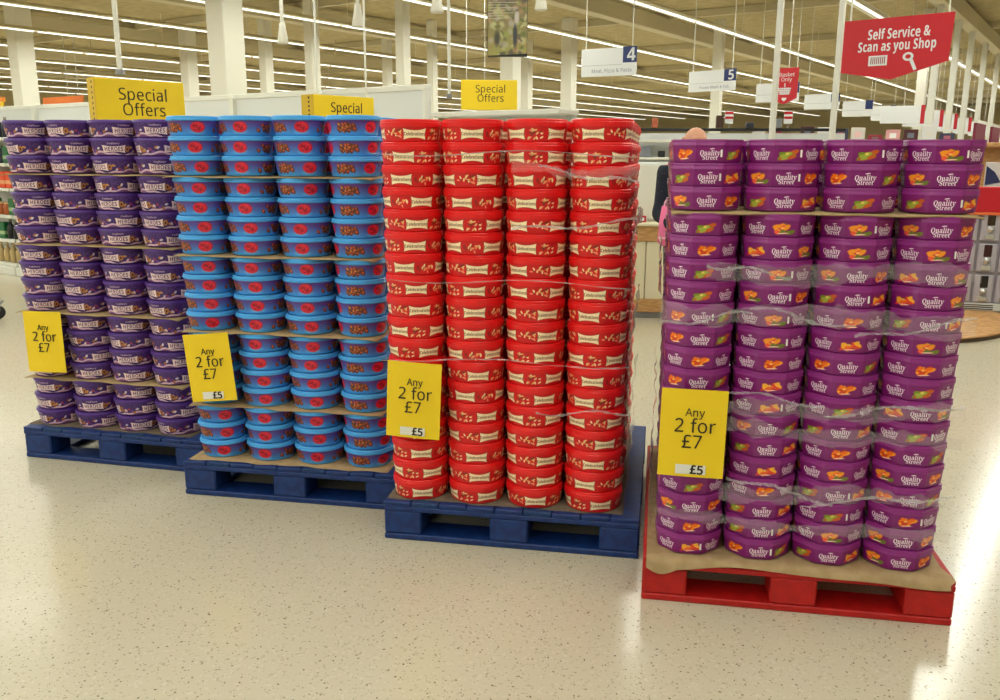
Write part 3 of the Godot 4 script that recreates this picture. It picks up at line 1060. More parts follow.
func offers_sign(at: Vector3, turn: float, w: float, h: float, label: String, side: bool, called_rod := false) -> void:
	var o := thing("offers_sign", label, "sign", at, turn, "yellow special offers signs")
	part("board", box(Vector3(w, h, 0.05), 0.004, Vector3(0, h / 2, 0)), M.yellow_card, o)
	part("lettering", letters("Special", h * 0.34), M.ink, o, Vector3(0.02, h * 0.70, 0.026))
	part("lettering", letters("Offers", h * 0.34), M.ink, o, Vector3(0.02, h * 0.39, 0.026))
	if side:
		var p := part("folded_side", box(Vector3(0.004, h, 0.15), 0.001, Vector3(-w / 2, h / 2, -0.05)), flat(Color(0.80, 0.66, 0.03), 0.5), o)
		for i in 9:
			part("punched_slot", box(Vector3(0.001, h * 0.05, 0.018), 0.0, Vector3(-w / 2 - 0.0025, h * (0.08 + 0.105 * i), -0.03)), M.ink, p)
	if not called_rod:
		rods(o, [-w * 0.4, w * 0.4] if side else [-w * 0.4, -w * 0.08], h)

func board_sign(called: String, at: Vector3, turn: float, w: float, h: float, number: String, small: String, label: String, block: Material) -> void:
	var o := thing(called, label, "sign", at, turn, "white hanging aisle signs")
	part("board", box(Vector3(w, h * 0.98, 0.03), 0.004, Vector3(0, h / 2, 0)), M.sign_white, o)
	var bw := w * 0.24
	part("number_block", box(Vector3(bw, h * 0.56, 0.034), 0.003, Vector3(w / 2 - bw / 2, h * 0.73, 0)), block, o)
	part("rule", box(Vector3(w * 0.74, h * 0.012, 0.002), 0.0, Vector3(-w * 0.12, h * 0.40, 0.0155)), M.grey_metal, o)
	if number != "":
		part("lettering", letters(number, h * 0.62, true), M.sign_white, o, Vector3(w / 2 - bw * 0.38, h * 0.73, 0.0178))
	if small != "":
		part("lettering", letters(small, h * 0.185), flat(Color(0.50, 0.52, 0.60), 0.6), o, Vector3(0.06 * w, h * 0.20, 0.0158))
	rods(o, [-w * 0.42, w * 0.42], h)

func hanging_signs() -> void:
	offers_sign(Vector3(-3.20, 1.705, -8.08), 0.79, 0.80, 0.42, "largest yellow Special Offers sign, hanging above the dark purple stack", true, true)
	offers_sign(Vector3(-1.24, 1.638, -7.13), 0.85, 0.60, 0.30, "yellow Special Offers sign half hidden behind the light blue tubs", true)
	offers_sign(Vector3(-0.17, 2.12, -13.01), 0.02, 0.80, 0.41, "smallest yellow Special Offers sign, hanging above the red stack", false)
	board_sign("aisle_sign", Vector3(1.61, 2.65, -13.77), -0.55, 0.90, 0.41, "4", "Meat, Pizza & Pasta", "largest white aisle sign, bearing a blue block numbered four", M.sign_blue)
	board_sign("aisle_sign", Vector3(3.60, 2.566, -15.63), -0.80, 0.92, 0.35, "5", "Frozen Meals & Fish", "white aisle sign with a blue block numbered five, above a slim column", M.sign_blue)
	board_sign("aisle_sign", Vector3(5.22, 2.486, -17.25), -0.66, 0.83, 0.35, "", "", "white aisle sign behind the left tall pole and small red sign", M.sign_blue)
	board_sign("aisle_sign", Vector3(7.30, 2.533, -20.73), -0.73, 0.81, 0.34, "", "", "white aisle sign between the two tall poles", M.sign_blue)
	board_sign("aisle_sign", Vector3(9.31, 2.506, -23.76), -0.67, 0.76, 0.40, "", "", "white aisle sign just below the point of the red self service sign", M.sign_blue)
	board_sign("aisle_sign", Vector3(11.66, 2.559, -27.7), -0.75, 0.74, 0.44, "", "", "farthest white aisle sign with a small blue block", M.sign_blue)
	# red five-sided sign
	var o := thing("self_service_sign", "red hanging sign with white words Self Service & Scan as you Shop", "sign", Vector3(3.54, 2.25, -8.29), -0.71)
	part("board", slab(PackedVector2Array([Vector2(-0.47, 0.46), Vector2(0.47, 0.46), Vector2(0.455, 0.06), Vector2(-0.02, -0.075), Vector2(-0.47, 0.005)]), 0.02), M.sign_red, o)
	part("lettering", letters("Self Service &", 0.118, true), M.sign_white, o, Vector3(0.02, 0.322, 0.0112)).scale.x = 0.70
	part("lettering", letters("Scan as you Shop", 0.118, true), M.sign_white, o, Vector3(0.01, 0.218, 0.0112)).scale.x = 0.70
	var tl := part("barcode_icon", box(Vector3(0.165, 0.088, 0.002), 0.0, Vector3(-0.140, 0.095, 0.011)), M.sign_white, o)
	for i in 8:
		part("bar", box(Vector3(0.008, 0.060, 0.002), 0.0, Vector3(-0.199 + i * 0.017, 0.096, 0.013)), flat(Color(0.55, 0.28, 0.31), 0.6), tl)
	var sc := new_st()
	for i in 20:
		var t0 := TAU * i / 20
		var t1 := TAU * (i + 1) / 20
		var a := Vector3(cos(t0), sin(t0) * 0.8, 0)
		var b := Vector3(cos(t1), sin(t1) * 0.8, 0)
		var c0 := Vector3(0.120, 0.115, 0.012)
		quad_out(sc, c0 + a * 0.046, c0 + b * 0.046, c0 + b * 0.024, c0 + a * 0.024, Vector3.BACK)
	bx(sc, Vector3(0.165, 0.050, 0.0105), Vector3(0.028, 0.115, 0.003), 0.0, Basis(Vector3.BACK, 0.45))
	part("scanner_icon", done(sc), M.sign_white, o)
	rods(o, [-0.42, 0.42], 0.46)
	var s2 := thing("pointed_sign", "small red hanging sign with a white basket symbol beside a pole", "sign", Vector3(3.74, 2.163, -11.93), -0.58)
	part("board", slab(PackedVector2Array([Vector2(-0.133, 0.45), Vector2(0.133, 0.45), Vector2(0.125, 0.07), Vector2(-0.04, -0.01), Vector2(-0.133, 0.03)]), 0.016), M.sign_red, s2)
	part("lettering", letters("Basket", 0.068), M.sign_white, s2, Vector3(-0.02, 0.365, 0.0095))
	part("lettering", letters("Only", 0.068), M.sign_white, s2, Vector3(-0.02, 0.305, 0.0095))
	var bk := new_st()
	for i in 4:
		bx(bk, Vector3(-0.035, 0.125 + i * 0.022, 0.009), Vector3(0.13 + i * 0.012, 0.015, 0.002), 0.0)
	for i in 5:
		bx(bk, Vector3(-0.085 + i * 0.025, 0.16, 0.009), Vector3(0.008, 0.09, 0.002), 0.0)
	bx(bk, Vector3(-0.035, 0.235, 0.009), Vector3(0.012, 0.05, 0.002), 0.0)
	part("basket_icon", done(bk), M.sign_white, s2)
	part("arrow_icon", slab(PackedVector2Array([Vector2(-0.065, 0.075), Vector2(-0.005, 0.075), Vector2(-0.005, 0.055), Vector2(-0.035, 0.03), Vector2(-0.065, 0.055)]), 0.002), M.sign_white, s2, Vector3(0, 0, 0.009))
	rods(s2, [0.0], 0.45)
	# picture banner
	var p := thing("picture_banner", "hanging banner printed with a mottled olive and grey picture", "banner", Vector3(0.06, 2.44, -9.0), 0.0)
	var pm := printed(print_poster(), 0.6)
	var ps := new_st()
	quad_out(ps, Vector3(-0.19, 0.56, 0.008), Vector3(0.19, 0.56, 0.008), Vector3(0.19, 0.02, 0.008), Vector3(-0.19, 0.0, 0.008), Vector3.BACK)
	part("print", done(ps), pm, p)
	part("backing", box(Vector3(0.39, 0.57, 0.012), 0.002, Vector3(0, 0.275, 0)), M.dark, p)
	rods(p, [-0.15, 0.15], 0.55)
	# white speakers on drop poles
	for sp in [[-2.364, 2.66, -10.0, "left of the second offers sign"], [-1.39, 2.70, -9.0, "above the right half of the light blue stack"], [-0.588, 2.76, -8.5, "left of the thin rod"], [0.383, 2.86, -9.0, "right of the picture banner"]]:
		var q := thing("hanging_spotlight", "white cone fitting on a drop pole, " + sp[3], "fitting", Vector3(sp[0], sp[1], sp[2]), 0.0, "white fittings on drop poles")
		part("cone", lathed([[0.0, 0.0], [0.058, 0.0], [0.062, 0.012], [0.034, 0.17], [0.030, 0.21], [0.0, 0.22]], 20), M.white, q)
		part("drop_pole", box(Vector3(0.035, 4.9 - sp[1] - 0.2, 0.035), 0.004, Vector3(0, (4.9 - sp[1] + 0.2) / 2, 0)), M.white_metal, q)
	for rd in [[-3.20, -7.70, 2.14, "above the largest yellow offers sign"], [-0.567, -10.0, 2.1, "left of the picture banner"]]:
		var t := thing("ceiling_rod", "thin white rod hanging from the ceiling " + rd[3], "rod", Vector3(rd[0], rd[2], rd[1]), 0.0, "thin ceiling rods")
		part("rod", box(Vector3(0.035, 4.9 - rd[2], 0.035), 0.003, Vector3(0, (4.9 - rd[2]) / 2, 0)), M.white_metal, t)
		part("end_clip", box(Vector3(0.06, 0.05, 0.06), 0.006, Vector3(0, 0.02, 0)), M.grey_metal, t)
	# headers seen at the far left
	for hd in [[-12.95, 1.99, 6.15, 1.5, 0.16, Color(0.90, 0.74, 0.10), "yellow header board on the shelves at the left edge"], [-13.2, 2.16, 6.3, 1.5, 0.07, Color(0.85, 0.50, 0.08), "orange header board above the yellow one at the left edge"], [-23.1, 2.70, 13.2, 1.9, 0.24, Color(0.85, 0.42, 0.05), "orange header board between the leftmost column and the largest offers sign"]]:
		var b := thing("header_board", hd[6], "sign", shop(hd[0], hd[1], hd[2]), STORE, "coloured header boards")
		part("board", box(Vector3(hd[3], hd[4], 0.03), 0.004, Vector3(0, hd[4] / 2, 0)), flat(hd[5], 0.5), b)
		rods(b, [hd[3] * 0.15, hd[3] * 0.4], hd[4])

# ---------------------------------------------------------------- tall poles, posts and checkout signs
func poles_and_posts() -> void:
	for pl in [[2.235, -7.45, "left of the two tall white poles behind the purple stack"], [2.730, -7.45, "tall white pole at the left edge of the red sign"]]:
		var o := thing("tall_pole", pl[2], "pole", Vector3(pl[0], 0, pl[1]), STORE, "tall white poles")
		part("pole", box(Vector3(0.045, 4.9, 0.045), 0.006, Vector3(0, 2.45, 0)), M.white_metal, o)
		part("foot_plate", box(Vector3(0.16, 0.012, 0.16), 0.003, Vector3(0, 0.006, 0)), M.grey_metal, o)
	var i := 0
	for s in [20.2, 22.6, 24.8, 27.4, 30.4, 33.8]:
		var word: String = ["nearest", "second nearest", "third nearest", "fourth nearest", "fifth nearest", "farthest"][i]
		var o := thing("checkout_post", "white post in the row right of the red sign, " + word + " of the row", "post", shop(-3.3, 0, s), STORE, "row of white checkout posts")
		part("post", box(Vector3(0.13, 4.43, 0.13), 0.01, Vector3(0, 2.215, 0)), M.white_metal, o)
		part("foot_plate", box(Vector3(0.24, 0.02, 0.24), 0.003, Vector3(0, 0.01, 0)), M.grey_metal, o)
		var c := thing("checkout_sign", "white checkout sign with a red end, " + word + " along the row of posts", "sign", shop(-3.95, 2.18, s + 0.5), STORE, "white checkout signs with red ends")
		part("board", box(Vector3(0.80, 0.36, 0.05), 0.006, Vector3(0, 0.18, 0)), M.sign_white, c)
		part("red_end", box(Vector3(0.075, 0.38, 0.06), 0.006, Vector3(0.43, 0.18, 0)), M.sign_red, c)
		rods(c, [0.05, 0.3], 0.36)
		i += 1
	# maroon partition behind the posts
	for j in 7:
		var o := thing("maroon_panel", "maroon partition panel behind the white posts, " + ["first", "second", "third", "fourth", "fifth", "sixth", "seventh"][j] + " from the left", "panel", shop(-2.4, 0, 20.5 + 2.7 * j), STORE + PI / 2, "maroon partition panels")
		part("panel", box(Vector3(1.5, 2.05, 0.05), 0.006, Vector3(0, 1.125, 0)), M.maroon, o)
		part("frame", box(Vector3(1.56, 0.06, 0.07), 0.006, Vector3(0, 2.17, 0)), M.white_metal, o)
		part("foot_rail", box(Vector3(1.56, 0.10, 0.07), 0.006, Vector3(0, 0.05, 0)), M.white_metal, o)

# ---------------------------------------------------------------- counter, cabinet and clutter behind the stacks
func counter_area() -> void:
	var at := Vector3(1.35, 0, -8.15)
	var turn := -0.12
	var o := thing("service_counter", "cream service counter with two wood bands between the red and purple stacks", "counter", at, turn)
	var L := 1.4
	part("plinth", box(Vector3(L, 0.06, 0.60), 0.004, Vector3(0, 0.03, -0.3)), M.grey_metal, o)
	part("lower_band", box(Vector3(L, 0.12, 0.66), 0.006, Vector3(0, 0.12, -0.3)), M.wood, o)
	for i in 2:
		part("front_panel", box(Vector3(L / 2 - 0.006, 0.54, 0.62), 0.006, Vector3(-L / 2 + L / 4 + i * L / 2, 0.45, -0.3)), M.cream, o)
	part("upper_band", box(Vector3(L, 0.14, 0.66), 0.006, Vector3(0, 0.79, -0.3)), M.wood, o)
	part("worktop", box(Vector3(L + 0.04, 0.03, 0.72), 0.008, Vector3(0, 0.875, -0.3)), M.cream, o)
	var cab := thing("white_cabinet", "plain white cabinet standing on the service counter", "cabinet", at + Vector3(0.22, 0.89, -0.35), turn)
	part("carcass", box(Vector3(0.62, 0.54, 0.40), 0.008, Vector3(0, 0.27, 0)), M.panel_white, cab)
	for sg in [-1.0, 1.0]:
		var dr := part("door", box(Vector3(0.30, 0.50, 0.018), 0.004, Vector3(sg * 0.154, 0.27, 0.209)), M.white, cab)
		part("handle", box(Vector3(0.012, 0.10, 0.015), 0.004, Vector3(sg * 0.03, 0.27, 0.224)), M.grey_metal, dr)
	var rb := thing("red_box", "small red box on the counter beside the pink bag", "box", at + Vector3(-0.05, 0.89, -0.06), turn + 0.2)
	part("carton", box(Vector3(0.09, 0.06, 0.06), 0.004, Vector3(0, 0.03, 0)), M.sign_red, rb)
	part("label", box(Vector3(0.05, 0.03, 0.002), 0.0, Vector3(0, 0.03, 0.031)), M.sign_white, rb)
	# long white display unit behind, with shelves and a dark top rail
	var u := thing("display_unit", "long white display unit with a dark top rail behind the person", "shelving", Vector3(2.6, 0, -10.9), -0.1)
	part("back_panel", box(Vector3(3.0, 1.66, 0.04), 0.004, Vector3(0, 0.93, -0.02)), M.panel_white, u)
	part("top_rail", box(Vector3(3.0, 0.035, 0.05), 0.004, Vector3(0, 1.80, 0)), M.dark, u)
	part("base", box(Vector3(3.0, 0.14, 0.5), 0.006, Vector3(0, 0.07, 0.25)), M.white_metal, u)
	for y in [0.4, 0.8, 1.2, 1.46, 1.66]:
		part("shelf", box(Vector3(2.98, 0.03, 0.40 if y < 1.4 else 0.3), 0.004, Vector3(0, y, 0.2)), M.white_metal, u)
	var q := [
		["carton", "dark brown carton on top of the long white display unit", Vector3(2.62, 1.82, -10.87), Vector3(0.08, 0.14, 0.08), Color(0.25, 0.15, 0.10)],
		["till_printer", "small dark printer on top of the long white display unit", Vector3(2.98, 1.82, -10.85), Vector3(0.09, 0.06, 0.09), Color(0.12, 0.13, 0.18)],
		["carton", "grey carton near the right end of the long white display unit", Vector3(3.28, 1.82, -10.80), Vector3(0.12, 0.10, 0.10), Color(0.45, 0.46, 0.48)],
		["carton", "small orange carton at the left end of the long white display unit", Vector3(1.86, 1.82, -10.95), Vector3(0.07, 0.11, 0.07), Color(0.65, 0.34, 0.22)],
		["carton", "grey carton on the upper shelf between the stacks", Vector3(1.72, 1.475, -10.75), Vector3(0.14, 0.12, 0.1), Color(0.50, 0.52, 0.56)],
		["carton", "black carton on the upper shelf between the stacks", Vector3(1.92, 1.475, -10.75), Vector3(0.08, 0.07, 0.08), Color(0.10, 0.10, 0.12)]]
	for c in q:
		var b := thing(c[0], c[1], "box", c[2], -0.1, "")
		part("body", box(c[3], 0.006, Vector3(0, c[3].y / 2, 0)), flat(c[4], 0.6), b)
		part("flap", box(Vector3(c[3].x * 0.9, 0.006, c[3].z * 0.9), 0.001, Vector3(0, c[3].y + 0.002, 0)), flat(c[4].lightened(0.2), 0.6), b)
	for cs in [[Vector3(2.735, 1.82, -10.88), "first red and white price notice on the long display unit"], [Vector3(3.42, 1.82, -10.80), "second red and white price notice, right of the grey carton"]]:
		var n := thing("price_notice", cs[1], "sign", cs[0], -0.1, "red and white price notices")
		part("stem", box(Vector3(0.012, 0.05, 0.012), 0.0, Vector3(0, 0.025, 0)), M.grey_metal, n)
		part("card", box(Vector3(0.10, 0.15, 0.008), 0.002, Vector3(0, 0.125, 0)), M.sign_white, n)
		for i in 2:
			part("red_band", box(Vector3(0.095, 0.028, 0.002), 0.0, Vector3(0, 0.175 - i * 0.055, 0.005)), M.sign_red, n)
	# second unit with cartons, further right and further back
	var u2 := thing("display_unit", "distant white display unit with mixed cartons behind the purple stack", "shelving", Vector3(6.0, 0, -15.5), -0.4)
	part("back_panel", box(Vector3(3.4, 1.60, 0.04), 0.004, Vector3(0, 0.9, -0.02)), M.panel_white, u2)
	part("base", box(Vector3(3.4, 0.14, 0.5), 0.006, Vector3(0, 0.07, 0.25)), M.white_metal, u2)
	part("top_shelf", box(Vector3(3.4, 0.03, 0.40), 0.004, Vector3(0, 1.72, 0.2)), M.white_metal, u2)
	var r := RandomNumberGenerator.new()
	r.seed = 5
	var cols := [Color(0.80, 0.78, 0.75), Color(0.55, 0.10, 0.20), Color(0.82, 0.60, 0.60), Color(0.30, 0.14, 0.14), Color(0.85, 0.85, 0.85), Color(0.20, 0.22, 0.32)]
	var cw := ["pale grey", "maroon", "pink", "dark brown", "white", "slate blue"]
	for i in 12:
		var h := 0.10 + r.randf() * 0.16
		var b := thing("carton", "%s carton, %s along the distant white display unit" % [cw[i % 6], ORD[i].replace(" from the top", "").replace("top", "first")], "box", Vector3(6.0, 1.735, -15.5) + Vector3(cos(0.4), 0, sin(0.4)) * (-1.5 + 0.27 * i) + Vector3(-sin(0.4), 0, cos(0.4)) * 0.2, -0.4, "cartons on the distant display unit")
		part("body", box(Vector3(0.22, h, 0.18), 0.006, Vector3(0, h / 2, 0)), flat(cols[i % 6], 0.6), b)
		part("label", box(Vector3(0.10, h * 0.4, 0.002), 0.0, Vector3(0, h * 0.5, 0.091)), flat(cols[(i + 2) % 6].lightened(0.3), 0.6), b)
	for ys in [[Vector3(7.40, 1.56, -15.0), 0.16, "small yellow notice on a stem near the middle of the purple stack"], [Vector3(9.30, 1.50, -19.0), 0.24, "pale green notice with a round yellow disc behind the purple stack"]]:
		var n := thing("round_notice", ys[2], "sign", ys[0], -0.5, "yellow notices")
		part("stem", box(Vector3(0.02, ys[0].y, 0.02), 0.0, Vector3(0, -ys[0].y / 2, 0)), M.grey_metal, n)
		part("card", box(Vector3(ys[1], ys[1] * 1.5, 0.01), 0.004, Vector3(0, ys[1] * 0.75, 0)), flat(Color(0.62, 0.64, 0.36), 0.6), n)
		part("disc", lathed([[0.0, 0.0], [ys[1] * 0.36, 0.0], [ys[1] * 0.36, 0.006], [0.0, 0.006]], 20, false), M.yellow_card, n, Vector3(0, ys[1] * 0.85, 0.004), Vector3(PI / 2, 0, 0))

# ---------------------------------------------------------------- bank of small vending units at the right edge
func capsule_stand() -> void:
	var at := Vector3(4.72, 0.05, -8.32)
	var turn := -0.30
	var disc := thing("round_plinth", "low round wooden plinth on the floor right of the purple stack", "plinth", Vector3(3.42, 0, -8.3), 0.0)
	part("plinth_edge", lathed([[0.0, 0.0], [1.30, 0.0], [1.30, 0.035], [0.0, 0.035]], 72, false), flat(Color(0.32, 0.24, 0.17), 0.6), disc)
	part("plinth_top", lathed([[0.0, 0.035], [1.31, 0.035], [1.315, 0.042], [1.31, 0.05], [0.0, 0.05]], 72, false), M.wood, disc)
	var o := thing("vending_stand", "grey stand of small vending units under a red header at the right edge", "vending stand", at, turn)
	var W := 1.16
	part("cabinet", box(Vector3(W, 1.00, 0.40), 0.01, Vector3(0, 0.55, -0.22)), flat(Color(0.60, 0.58, 0.62), 0.5), o)
	var lower := part("lower_panel", box(Vector3(W, 0.07, 0.03), 0.004, Vector3(0, 0.035, 0.0)), M.panel_white, o)
	for i in 3:
		part("vent_slot", box(Vector3(W * 0.45, 0.009, 0.004), 0.0, Vector3(-W * 0.22, 0.015 + i * 0.019, 0.016)), M.dark, lower)
	part("header", box(Vector3(W + 0.02, 0.24, 0.10), 0.008, Vector3(0, 1.05, -0.02)), M.sign_red, o)
	part("header_lip", box(Vector3(W + 0.02, 0.025, 0.12), 0.004, Vector3(0, 0.922, -0.01)), flat(Color(0.85, 0.42, 0.20), 0.5), o)
	var frame := flat(Color(0.68, 0.66, 0.70), 0.45)
	var darks := [flat(Color(0.07, 0.05, 0.06), 0.3), flat(Color(0.20, 0.05, 0.07), 0.3), flat(Color(0.20, 0.15, 0.09), 0.3)]
	var silver := flat(Color(0.80, 0.80, 0.80), 0.25, 0.7)
	var rim := box(Vector3(0.165, 0.27, 0.03), 0.012)
	var win := box(Vector3(0.070, 0.115, 0.012), 0.006)
	var plate := lathed([[0.0, 0.0], [0.032, 0.0], [0.035, 0.008], [0.032, 0.018], [0.016, 0.022], [0.013, 0.036], [0.0, 0.038]], 20)
	var chute := box(Vector3(0.088, 0.060, 0.03), 0.012)
	for row in 3:
		for c in 6:
			var p := Vector3(-0.475 + c * 0.19, 0.800 - row * 0.295, 0.0)
			var un := part("vending_unit", rim, frame, o, p)
			part("window", win, darks[(c + row * 2) % 3], un, Vector3(0, 0.068, 0.014))
			part("coin_dial", plate, silver, un, Vector3(0, -0.025, 0.014), Vector3(PI / 2, 0, 0))
			part("chute", chute, silver, un, Vector3(0, -0.095, 0.016))
	# light wood kiosk behind it with a framed picture
	var k := thing("wooden_kiosk", "light wood kiosk wall behind the vending stand", "kiosk", Vector3(5.75, 0, -9.7), -0.35)
	part("wall_board", box(Vector3(2.2, 1.60, 0.08), 0.006, Vector3(0, 0.80, 0)), M.wood, k)
	part("top_ledge", box(Vector3(2.3, 0.05, 0.34), 0.008, Vector3(0, 1.62, 0.06)), M.wood, k)
	var pic := thing("picture_card", "blue and pink picture card above the red header at the right edge", "picture", Vector3(5.36, 1.18, -9.48), -0.35)
	part("card", box(Vector3(0.42, 0.26, 0.02), 0.004, Vector3(0, 0.13, 0)), flat(Color(0.80, 0.78, 0.78), 0.5), pic)
	part("blue_shape", slab(PackedVector2Array([Vector2(-0.20, 0.02), Vector2(-0.20, 0.22), Vector2(-0.12, 0.16), Vector2(-0.05, 0.05)]), 0.004), flat(Color(0.13, 0.16, 0.34), 0.5), pic, Vector3(0, 0, 0.011))
	part("pink_shape", slab(PackedVector2Array([Vector2(-0.02, 0.06), Vector2(0.02, 0.20), Vector2(0.10, 0.22), Vector2(0.15, 0.12), Vector2(0.08, 0.04)]), 0.004), flat(Color(0.86, 0.60, 0.52), 0.5), pic, Vector3(0, 0, 0.011))

# ---------------------------------------------------------------- shopping trolley at the left edge
func trolley() -> void:
	var o := thing("shopping_trolley", "shopping trolley at the left edge with only a dark wheel in view", "trolley", Vector3(-4.93, 0, -7.72), 0.25)
	var fr := new_st()
	for sg in [-1.0, 1.0]:
		tube(fr, Vector3(-0.42, 0.16, sg * 0.25), Vector3(0.40, 0.16, sg * 0.16), 0.012)
		tube(fr, Vector3(-0.42, 0.16, sg * 0.25), Vector3(-0.46, 0.98, sg * 0.26), 0.012)
	tube(fr, Vector3(-0.42, 0.16, -0.25), Vector3(-0.42, 0.16, 0.25), 0.012)
	tube(fr, Vector3(0.40, 0.16, -0.16), Vector3(0.40, 0.16, 0.16), 0.012)
	part("frame", done(fr), M.grey_metal, o)
	var bk := new_st()
	for i in 9:
		var u := i / 8.0
		var x := lerpf(-0.46, 0.36, u)
		var hw := lerpf(0.26, 0.19, u)
		var top := lerpf(0.98, 0.86, u)
		var bot := lerpf(0.50, 0.60, u)
		tube(bk, Vector3(x, bot, -hw), Vector3(x, top, -hw), 0.003, 5)
		tube(bk, Vector3(x, bot, hw), Vector3(x, top, hw), 0.003, 5)
		tube(bk, Vector3(x, bot, -hw), Vector3(x, bot, hw), 0.003, 5)
	for j in 6:
		var f := j / 5.0
		for sg in [-1.0, 1.0]:
			tube(bk, Vector3(-0.46, lerpf(0.50, 0.98, f), sg * 0.26), Vector3(0.36, lerpf(0.60, 0.86, f), sg * 0.19), 0.003, 5)
		tube(bk, Vector3(0.36, lerpf(0.60, 0.86, f), -0.19), Vector3(0.36, lerpf(0.60, 0.86, f), 0.19), 0.003, 5)
		tube(bk, Vector3(-0.46, 0.50, lerpf(-0.26, 0.26, f)), Vector3(0.36, 0.60, lerpf(-0.19, 0.19, f)), 0.003, 5)
	var bs := part("wire_basket", done(bk), M.grey_metal, o)
	bs.set_meta("kind", "stuff")
	var h := new_st()
	tube(h, Vector3(-0.50, 1.0, -0.27), Vector3(-0.50, 1.0, 0.27), 0.018, 12)
	part("handle", done(h), M.dark, o)
	var wheel := lathed([[0.0, -0.016], [0.030, -0.016], [0.056, -0.014], [0.062, -0.008], [0.062, 0.008], [0.056, 0.014], [0.030, 0.016], [0.0, 0.016]], 24)
	for c in [[-0.40, 0.24], [-0.40, -0.24], [0.38, 0.15], [0.38, -0.15]]:
		var wn := part("wheel", wheel, M.dark, o, Vector3(c[0] - 0.02, 0.063, c[1]), Vector3(PI / 2, 0, 0))
		part("fork", box(Vector3(0.03, 0.045, 0.10), 0.004), M.grey_metal, wn, Vector3(0.01, 0.0, -0.06))

# ---------------------------------------------------------------- a person, meshed as one smooth surface
# bones: [from, to, radius from, radius to]
func field(p: Vector3, bones: Array, k: float) -> float:
	var d := 1e3
	for b in bones:
		var a: Vector3 = b[0]
		var ab: Vector3 = b[1] - a
		var t := clampf((p - a).dot(ab) / maxf(ab.length_squared(), 1e-9), 0.0, 1.0)
		var q := p - (a + ab * t)
		if b.size() > 4:
			q = q / (b[4] as Vector3)
		var e := q.length() - lerpf(b[2], b[3], t)
		var h := clampf(0.5 + 0.5 * (e - d) / k, 0.0, 1.0)
		d = lerpf(e, d, h) - k * h * (1.0 - h)
	return d

func nets(bones: Array, k: float, cell: float, cut_lo := -1e3, cut_hi := 1e3) -> ArrayMesh:
	var lo := Vector3(1e3, 1e3, 1e3)
	var hi := -lo
	for b in bones:
		var r: float = maxf(b[2], b[3]) * 1.5 + 0.03
		for j in 2:
			lo = lo.min(b[j] - Vector3(r, r, r))
			hi = hi.max(b[j] + Vector3(r, r, r))
	lo.y = maxf(lo.y, cut_lo - cell)
	hi.y = minf(hi.y, cut_hi + cell)
	var n := Vector3i(((hi - lo) / cell).ceil()) + Vector3i.ONE
	var vals := PackedFloat32Array()
	vals.resize(n.x * n.y * n.z)
	vals.fill(1.0)
	var B := 5
	for bz in range(0, n.z, B):
		for by in range(0, n.y, B):
			for bx_ in range(0, n.x, B):
				var mid := field(lo + Vector3(bx_ + 2, by + 2, bz + 2) * cell, bones, k)
				if absf(mid) * 0.6 > 3.6 * cell + k * 0.3:
					if mid > 0.0:
						continue
				for z in range(bz, mini(bz + B, n.z)):
					for y in range(by, mini(by + B, n.y)):
						for x in range(bx_, mini(bx_ + B, n.x)):
							var p := lo + Vector3(x, y, z) * cell
							vals[(z * n.y + y) * n.x + x] = maxf(field(p, bones, k), maxf(cut_lo - p.y, p.y - cut_hi))
	var ids := {}
	var pts := PackedVector3Array()
	for z in n.z - 1:
		for y in n.y - 1:
			for x in n.x - 1:
				var i0 := (z * n.y + y) * n.x + x
				var neg := 0
				for dz in 2:
					for dy in 2:
						var ii := i0 + (dz * n.y + dy) * n.x
						neg += int(vals[ii] < 0.0) + int(vals[ii + 1] < 0.0)
				if neg == 0 or neg == 8:
					continue
				var s := Vector3.ZERO
				var c := 0
				for e in [[0,1],[2,3],[4,5],[6,7],[0,2],[1,3],[4,6],[5,7],[0,4],[1,5],[2,6],[3,7]]:
					var a: int = e[0]
					var b: int = e[1]
					var va := vals[((z + (a >> 2)) * n.y + y + ((a >> 1) & 1)) * n.x + x + (a & 1)]
					var vb := vals[((z + (b >> 2)) * n.y + y + ((b >> 1) & 1)) * n.x + x + (b & 1)]
					if (va < 0.0) != (vb < 0.0):
						var t := va / (va - vb)
						s += Vector3(a & 1, (a >> 1) & 1, a >> 2).lerp(Vector3(b & 1, (b >> 1) & 1, b >> 2), t)
						c += 1
				if c > 0:
					ids[Vector3i(x, y, z)] = pts.size()
					pts.append(lo + (Vector3(x, y, z) + s / c) * cell)
	var st := new_st()
	st.set_smooth_group(0)
	for z in range(1, n.z - 1):
		for y in range(1, n.y - 1):
			for x in range(1, n.x - 1):
				var v0 := vals[(z * n.y + y) * n.x + x]
				for ax in 3:
					var d := Vector3i.ZERO
					d[ax] = 1
					var v1 := vals[((z + d.z) * n.y + y + d.y) * n.x + x + d.x]
					if (v0 < 0.0) == (v1 < 0.0):
						continue
					var u := Vector3i.ZERO
					var w := Vector3i.ZERO
					u[(ax + 1) % 3] = 1
					w[(ax + 2) % 3] = 1
					var o := Vector3i(x, y, z)
					var q := [o - u - w, o - w, o, o - u]
					var okk := true
					for c in q:
						okk = okk and ids.has(c)
					if okk:
						var out := Vector3(d) * (1.0 if v0 < 0.0 else -1.0)
						quad_out(st, pts[ids[q[0]]], pts[ids[q[1]]], pts[ids[q[2]]], pts[ids[q[3]]], out)
	return done(st)

